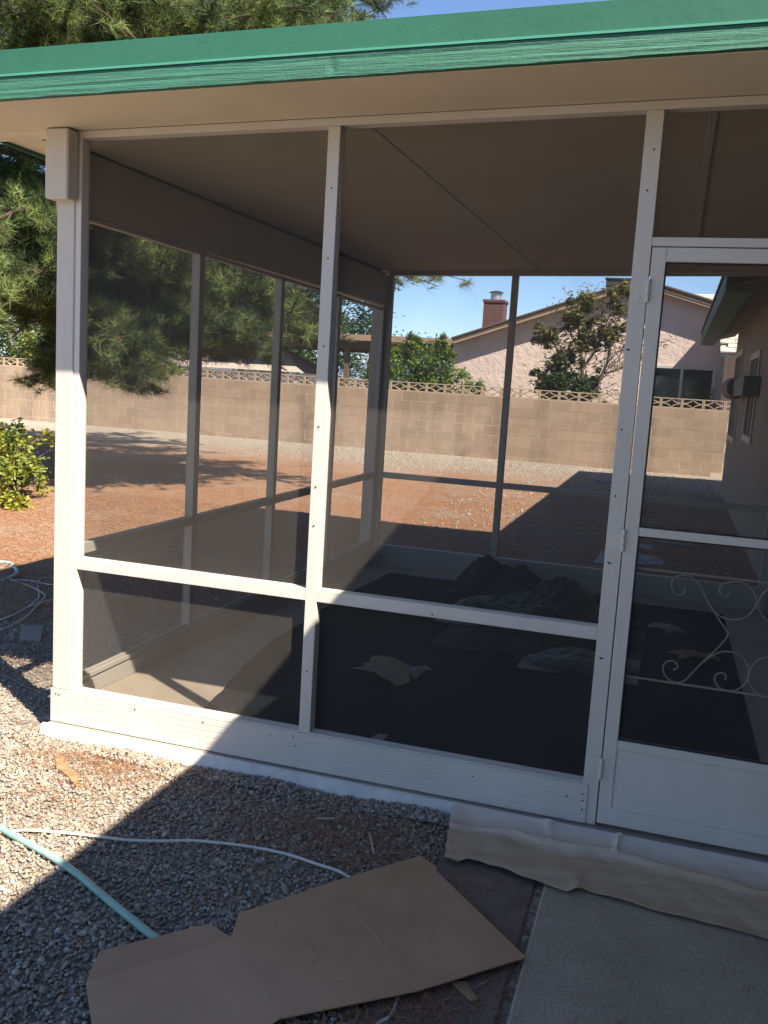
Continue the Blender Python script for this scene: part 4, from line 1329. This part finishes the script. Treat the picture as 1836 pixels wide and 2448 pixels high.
# ------------------------------------------------------------------ flattened cardboard box
cb = thing('flattened_cardboard', 'flattened brown cardboard box lying on gravel with creased panels', 'cardboard', (1.5, -1.0, 0))
def board(name, pts, zs, th=0.004):
    bm = bmesh.new()
    A = [bm.verts.new((x, y, z)) for (x, y), z in zip(pts, zs)]
    B = [bm.verts.new((x, y, z - th)) for (x, y), z in zip(pts, zs)]
    bm.faces.new(A); bm.faces.new(B[::-1])
    n = len(pts)
    for i in range(n): bm.faces.new((A[i], A[(i + 1) % n], B[(i + 1) % n], B[i]))
    bmesh.ops.triangulate(bm, faces=[f for f in bm.faces if len(f.verts) > 4])
    return link(name, bm_mesh(name, bm), 'cardboard', cb)
zc = -0.016
k1a, k1b = (1.7475, -.5205, zc + .003), (1.548, -.807, zc)
k2a, k2b = (1.850, -1.112, zc - .001), (1.302, -1.095, zc - .001)
k3a, k3b = (1.561, -1.341, zc - .002), (1.052, -1.41, zc + .002)
def warped(name, A, B_, C_, D_, seed):
    n = 16
    R_ = np.random.default_rng(seed)
    ph = R_.uniform(0, 6.28, 6)
    V = []
    for side in (0, 1):
        for j in range(n):
            for i in range(n):
                u, v = i / (n - 1), j / (n - 1)
                q = (np.array(A) * (1 - u) + np.array(B_) * u) * (1 - v) + (np.array(D_) * (1 - u) + np.array(C_) * u) * v
                e_ = 16 * u * (1 - u) * v * (1 - v)
                q[2] += e_ * (.0015 * math.sin(3 * u + ph[0]) * math.sin(4 * v + ph[1]) + -.0008 * abs(math.sin(7 * u + 4 * v + ph[2])) + R_.normal(0, .0002)) - side * .004
                V.append(tuple(q))
    F = []
    for j in range(n - 1):
        for i in range(n - 1):
            a_ = j * n + i
            F.append((a_, a_ + 1, a_ + n + 1, a_ + n))
            F.append((n * n + a_, n * n + a_ + n, n * n + a_ + n + 1, n * n + a_ + 1))
    bd_ = [i for i in range(n)] + [j * n + n - 1 for j in range(1, n)] + [(n - 1) * n + i for i in range(n - 2, -1, -1)] + [j * n for j in range(n - 2, 0, -1)]
    for a_, b_ in zip(bd_, bd_[1:] + bd_[:1]):
        F.append((a_, a_ + n * n, b_ + n * n, b_))
    link(name, np_mesh(name, V, F), 'cardboard', cb)
def bd(name, pts): return board(name, [p_[:2] for p_ in pts], [p_[2] for p_ in pts])
warped('panel', k1a, (2.091, -.852, zc - .006), k2a, k1b, 1)
warped('panel', k1b, k2a, k3a, k2b, 2)
warped('panel', k2b, k3a, (1.38, -1.80, zc), k3b, 3)
for (a_, b_) in ((k1b, k2a), (k2b, k3a)):
    d_ = Vector(b_) - Vector(a_)
    n_ = Vector((-d_.y, d_.x, 0)).normalized() * .0022
    sheet('crease', [tuple(Vector(a_) + n_ + Vector((0, 0, .0008))), tuple(Vector(a_) - n_ + Vector((0, 0, .0008))), tuple(Vector(b_) - n_ + Vector((0, 0, .0008))), tuple(Vector(b_) + n_ + Vector((0, 0, .0008)))], 'cardboard_crease', cb)
bd('flap', [k1a, k1b, k2b, (1.284, -1.011, zc + .022), (1.49, -.745, zc + .030), (1.683, -.493, zc + .026), (1.742, -.5035, zc + .008)])
bd('flap', [k2b, k3b, (1.029, -1.317, zc + .026), (1.233, -1.092, zc + .024), (1.28, -1.0915, zc + .005)])

# ------------------------------------------------------------------ masking paper over the threshold
def drape():
    nx, ny = 170, 30
    fx = [1.756, 1.812, 1.868, 1.958, 2.032, 2.087, 2.165, 2.211, 2.284, 2.475, 2.632, 2.756, 3.15]
    fy = [-.415, -.388, -.385, -.41, -.44, -.449, -.468, -.432, -.443, -.47, -.472, -.483, -.49]
    V = []
    for j in range(ny):
        s = j / (ny - 1)
        for i in range(nx):
            x = 1.69 + (3.15 - 1.69) * i / (nx - 1)
            yf = np.interp(x, fx, fy)
            yb_ = -0.052
            y = yb_ + (yf - yb_) * s
            # profile: from the footing, down a soft step, then on to the walk
            z = np.interp(s, [0, .12, .30, .45, 1], [.000, -.004, -.016, -.023, -.0285])
            z += .012 * math.exp(-((s - .36 - .05 * math.sin(x * 5)) / .035) ** 2)
            z += .009 * math.sin(x * 19 + s * 7) * math.exp(-((s - .6) / .3) ** 2) * math.exp(-((x - 2.0) / .35) ** 2)
            z += .010 * math.exp(-((x - 2.19) / .022) ** 2) * max(0, s - .62) * 2.6
            z += .008 * math.exp(-((x - 1.69) / .05) ** 2) * (1 - abs(s - .5))
            z += .014 * math.exp(-((x - 2.05 - .08 * s) / .02) ** 2) * max(0, .5 - s)
            z += .004 * math.sin(x * 9 + 2.3 * math.sin(s * 9 + x * 3)) * s + .012 * math.exp(-((x - 2.30 + .03 * s) / .008) ** 2) * (1 if s < .33 else 0)
            for ka, kb, ph_ in ((23, 6, .3), (-9, 17, 1.2), (15, -11, 2.0)):
                z += .0020 * abs(math.sin(ka * x + kb * y * 3 + ph_ + 1.3 * math.sin(3 * x + 8 * y))) * (.35 + s)
            xx = x + .06 * s * math.exp(-((x - 1.69) / .1) ** 2) + (.0 if i else .002 * math.sin(j))
            V.append((xx, y, z + .004))
    F = []
    for j in range(ny - 1):
        for i in range(nx - 1):
            a_ = j * nx + i
            F.append((a_, a_ + nx, a_ + nx + 1, a_ + 1))
    return np_mesh('masking_paper', V, F)
m, t, p_ = nodes_of('oversprayed_paper')
g = t.nodes.new('ShaderNodeNewGeometry'); sp = t.nodes.new('ShaderNodeSeparateXYZ'); t.links.new(g.outputs['Position'], sp.inputs[0])
mr = t.nodes.new('ShaderNodeMapRange'); mr.inputs[1].default_value = -.24; mr.inputs[2].default_value = -.06
t.links.new(sp.outputs['Y'], mr.inputs[0])
nn = noise(t, pos_scaled(t, (1, 3, 1)), 7, 4)
mm = t.nodes.new('ShaderNodeMath'); mm.operation = 'MULTIPLY_ADD'; mm.inputs[1].default_value = .7; mm.inputs[2].default_value = -.35
t.links.new(nn, mm.inputs[0])
ad = t.nodes.new('ShaderNodeMath'); ad.operation = 'ADD'; ad.use_clamp = True
t.links.new(mr.outputs[0], ad.inputs[0]); t.links.new(mm.outputs[0], ad.inputs[1])
t.links.new(mixc(t, ad.outputs[0], (0.50, 0.365, 0.235), (0.70, 0.66, 0.60)), p_.inputs['Base Color'])
p_.inputs['Roughness'].default_value = .75
bump(t, p_, noise(t, pos_scaled(t, (1, 1, 1)), 22, 4), .25, .006)
MT['oversprayed_paper'] = m
dp = link('masking_paper', drape(), 'oversprayed_paper')
dp.modifiers.new('thickness', 'SOLIDIFY').thickness = 0.0012
tag(dp, 'brown masking paper with white overspray draped along door threshold', 'paper')

# torn white plastic strip at footing
tag(prism('plastic_scrap', [(1.42, -.066), (1.50, -.082), (1.60, -.115), (1.66, -.125), (1.685, -.075), (1.64, -.085), (1.56, -.080)], 'z', -.052, -.046, 'white_scrap', None), 'torn white plastic strip at foot of porch wall', 'scrap')
# wood chip
tag(prism('wood_chip', [(0.071, -.229), (.100, -.222), (.20, -.315), (.25, -.33), (.337, -.428), (.325, -.437), (.23, -.365), (.16, -.335)], 'z', -.048, -.036, 'dry_wood', None, .002), 'flat brown wood splinter lying on sunny gravel', 'wood chip')

tag(prism('wood_splinter', [(1.245, -.30), (1.305, -.272), (1.309, -.281), (1.249, -.309)], 'z', -.040, -.033, 'splinter', None, .001), 'short pale wood splinter on shaded needle litter', 'wood chip')
tag(prism('wood_splinter', [(1.455, -.33), (1.464, -.335), (1.52, -.46), (1.514, -.463)], 'z', -.038, -.032, 'splinter', None, .001), 'slim pale wood splinter pointing from litter towards cardboard', 'wood chip')
tag(prism('wood_splinter', [(1.92, -1.02), (1.955, -1.00), (2.00, -1.06), (1.985, -1.075)], 'z', -.043, -.034, 'dry_wood', None, .002), 'broken bark chip on red pad below cardboard corner', 'wood chip')

# ------------------------------------------------------------------ hose and cords
def lay(name, pts, r, m, z, label, cat, n=8):
    q = [(x, y, z) for x, y in pts]
    return tag(tube(name, spline(q, 6), r, m, None, n), label, cat)
lay('garden_hose', [(-.4, -.62), (-.15, -.66), (.136, -.753), (.29, -.811), (.428, -.856), (.557, -.897), (.69, -.95), (.829, -1.02), (.958, -1.084), (1.056, -1.132), (1.142, -1.174), (1.25, -1.26)], .0115, 'hose_rubber', -.036,
    'pale teal garden hose crossing gravel and running under cardboard', 'hose', 12)
lay('garden_hose', [(-2.494, 2.468), (-2.60, 2.53), (-2.54, 2.605), (-2.45, 2.60), (-2.393, 2.55), (-2.303, 2.472), (-2.228, 2.4), (-2.17, 2.302), (-2.137, 2.211), (-2.12, 2.13), (-2.17, 2.06), (-2.35, 1.98)], .014, 'hose_rubber', -.028,
    'loop of teal hose in shade beside porch side wall', 'hose', 10)
lay('white_cord', [(-.3, -.95), (.05, -.90), (.3, -.823), (.371, -.785), (.467, -.755), (.581, -.729), (.712, -.706), (.818, -.668), (.918, -.62), (1.03, -.592), (1.117, -.578), (1.238, -.573), (1.366, -.593), (1.445, -.607), (1.514, -.64), (1.565, -.666), (1.66, -.74)], .0052, 'cord_plastic', -.040,
    'white cord snaking over gravel and hose to the cardboard', 'cord')
lay('white_cord', [(1.42, -.95), (1.375, -.90), (1.362, -.855), (1.369, -.827), (1.403, -.792), (1.459, -.758), (1.52, -.75), (1.56, -.80)], .0048, 'cord_plastic', -.040,
    'short loop of white cord emerging from cardboard flap', 'cord')
lay('white_cord', [(1.70, -1.42), (1.745, -1.31), (1.783, -1.237), (1.803, -1.195), (1.80, -1.12)], .0048, 'cord_plastic', -.043, 'white cord end under cardboard edge by red pad', 'cord')
cordg = 'thin pale cords tangled in shade'
for k, pts in enumerate(([(-1.463, 1.244), (-1.449, 1.277), (-1.457, 1.414), (-1.497, 1.579), (-1.571, 1.766), (-1.603, 1.837), (-1.739, 2.008), (-1.85, 2.141), (-1.929, 2.269), (-1.934, 2.339), (-1.876, 2.369), (-1.75, 2.38)],
                         [(-2.157, 2.195), (-2.081, 2.153), (-1.922, 2.095), (-1.733, 1.995), (-1.613, 1.909), (-1.559, 1.834), (-1.514, 1.712), (-1.482, 1.533), (-1.443, 1.37), (-1.435, 1.26), (-1.46, 1.1)],
                         [(-2.07, 2.149), (-2.024, 2.182), (-1.935, 2.193), (-1.844, 2.18), (-1.771, 2.167), (-1.742, 2.192), (-1.70, 2.30)],
                         [(-1.25, .9), (-1.274, 1.067), (-1.304, 1.225), (-1.352, 1.397), (-1.428, 1.565), (-1.481, 1.688), (-1.487, 1.773), (-1.45, 1.86)])):
    o = lay('thin_cord', pts, .0042, 'cord_plastic', -.030 + .002 * k, ['thin pale cord curling up past a round loop on shaded litter', 'thin pale cord running from the teal hose loop with a sharp bend', 'short thin pale cord leaving the teal hose loop beside longer cords', 'thin pale cord lying nearest the small square paver'][k], 'cord', 6)
    o['group'] = cordg

# ------------------------------------------------------------------ inside the porch
def floor_sheet(name, pts, m, lift, label, cat):
    bm = bmesh.new()
    bm.faces.new([bm.verts.new((x, y, fl(y) + lift)) for x, y in pts])
    bmesh.ops.triangulate(bm, faces=bm.faces)
    o = link(name, bm_mesh(name, bm), m)
    md = o.modifiers.new('thickness', 'SOLIDIFY'); md.thickness = .002; md.offset = 1
    return tag(o, label, cat)
edge = [(.47, .06), (.41, .25), (.36, .55), (.30, .85), (.235, 1.2), (.165, 1.62), (.14, 2.1), (.10, 2.7), (.085, 3.3), (.09, 4.0), (.10, 4.35)]
edge = [(x + random.uniform(-.008, .008), y) for x, y in spline([(x, y, 0) for x, y in edge], 4) for x, y in [(x, y)]] if False else [(q[0] + random.uniform(-.007, .007), q[1]) for q in spline([(x, y, 0) for x, y in edge], 4)]
floor_sheet('carpet', edge + [(2.86, 4.35), (2.85, .06)], 'carpet', .004, 'black carpet covering most of the porch floor', 'carpet')
floor_sheet('floor_paper', [(x + .012, y) for x, y in edge] + [(-.165, 4.60), (-.165, .2), (-.02, .06)], 'floor_paper', .0095, 'brown paper strip on porch floor along side wall', 'paper')

def crumple(name, c, r, h, m, label, cat, seed, group=None, n=14, yaw=0., sq=1.0):
    R_ = np.random.default_rng(seed)
    V = []
    for j in range(n):
        for i in range(n):
            u, v = i / (n - 1) * 2 - 1, j / (n - 1) * 2 - 1
            k = 1 - .18 * R_.uniform() * (abs(u) > .8 or abs(v) > .8)
            x, y = u * r[0] * k + R_.normal(0, .03) * r[0], v * r[1] * k + R_.normal(0, .03) * r[1]
            x += sq * .25 * r[0] * math.sin(2.2 * v + seed)
            ca, sa = math.cos(yaw), math.sin(yaw)
            z = h * max(0, (1 - (u * u + v * v) * .5)) * R_.uniform(.5, 1.0) + .006 + .004 * R_.uniform()
            X, Y = c[0] + x * ca - y * sa, c[1] + x * sa + y * ca
            V.append((X, Y, c[2] + z))
    F = [(j * n + i, j * n + i + 1, (j + 1) * n + i + 1, (j + 1) * n + i) for j in range(n - 1) for i in range(n - 1)]
    o = link(name, np_mesh(name, V, F), m)
    md = o.modifiers.new('thickness', 'SOLIDIFY'); md.thickness = .0012
    return tag(o, label, cat, group)
crumple('paper_scrap', (.98, 1.46, fl(1.46)), (.19, .15), .05, 'kraft_paper', 'crumpled brown paper sheet on black carpet', 'paper', 3, n=8, yaw=-.5)
crumple('paper_scrap', (1.13, 1.50, fl(1.5)), (.045, .11), .04, 'white_scrap', 'white torn paper beside crumpled brown sheet', 'paper', 4, n=5, yaw=-.3)
tag(prism('paper_scrap', [(1.20, .40), (1.225, .50), (1.27, .50), (1.255, .39)], 'z', fl(.45) + .0075, fl(.45) + .010, 'white_scrap'), 'pale paper tab near sill under longer front screen', 'paper')
crumple('paper_scrap', (2.43, 3.45, fl(3.45)), (.11, .07), .05, 'white_scrap', 'bluish white crumpled scrap on carpet seen through door', 'paper', 6, n=6, yaw=-.6)
crumple('work_glove', (2.60, 2.75, fl(2.7)), (.14, .06), .05, 'kraft_paper', 'yellowish crumpled rag on carpet edge seen through door scrollwork', 'rag', 9, n=7, yaw=.3)
# heap of dark sheeting
hp = thing('dark_heap', 'dark heap of rumpled cloth and plastic piled on porch carpet', 'heap', (1.5, 3.4, -.1))
def heap(name, c, r, h, m, seed):
    n = 26
    R_ = np.random.default_rng(seed)
    ph = R_.uniform(0, 6.28, 8)
    V = []
    for j in range(n):
        for i in range(n):
            u, v = i / (n - 1) * 2 - 1, j / (n - 1) * 2 - 1
            d = u * u + v * v
            z = h * max(0, 1 - d) ** .7 * (.7 + .18 * math.sin(5 * u + ph[0]) + .15 * math.sin(6 * v + 3 * u + ph[1]) + .16 * abs(math.sin(9 * u - 5 * v + ph[2])) + .14 * abs(math.sin(4 * u + 11 * v + ph[3])) + .10 * R_.uniform())
            V.append((c[0] + u * r[0], c[1] + v * r[1], fl(c[1] + v * r[1]) + .007 + z))
    F = [(j * n + i, j * n + i + 1, (j + 1) * n + i + 1, (j + 1) * n + i) for j in range(n - 1) for i in range(n - 1)]
    link(name, np_mesh(name, V, F), m, hp)
for hx, hy, ra, rb, hh, mm_, sd in ((1.02, 4.15, .30, .32, .24, 'dark_fabric', 1), (1.30, 4.0, .34, .40, .20, 'dark_fabric', 2), (1.62, 3.7, .42, .45, .20, 'dusty_plastic', 3), (1.95, 3.9, .30, .4, .13, 'dark_fabric', 4),
                                 (1.35, 3.2, .45, .42, .14, 'dusty_plastic', 5), (1.80, 2.9, .5, .42, .12, 'dark_fabric', 6), (1.45, 2.45, .42, .3, .07, 'dark_fabric', 7), (1.95, 2.2, .34, .28, .06, 'dusty_plastic', 8)):
    heap('cloth' if mm_ == 'dark_fabric' else 'plastic_sheet', (hx, hy, 0), (ra, rb), hh, mm_, sd)

# ------------------------------------------------------------------ things lying in the back yard
tag(prism('tarp', [(1.75, 5.45), (2.40, 5.78), (2.24, 6.9), (1.80, 7.0)], 'z', -.03, -.018, 'blue_plastic', None, .003), 'dull blue plastic panel on shaded ground behind porch', 'panel')
crumple('plastic_scrap', (2.54, 7.1, gz(2.54, 7.1)), (.24, .10), .03, 'white_scrap', 'crumpled white plastic beside the blue panel', 'scrap', 11, n=6, yaw=-.3)
crumple('plastic_scrap', (3.0, 11.25, gz(3, 11.25)), (.16, .10), .04, 'white_scrap', 'white scrap at foot of stucco wall below far window', 'scrap', 12, n=6)
crumple('plastic_scrap', (1.35, 13.4, gz(1.35, 13.4)), (.26, .22), .04, 'white_scrap', 'white scrap at the end of house shadow near block wall', 'scrap', 13, n=6, yaw=-.7)
crumple('paper_scrap', (-.58, 11.25, gz(-.58, 11.25)), (.17, .07), .03, 'kraft_paper', 'pale tan scrap on sunlit pine litter behind porch', 'scrap', 14, n=6, yaw=-.3)
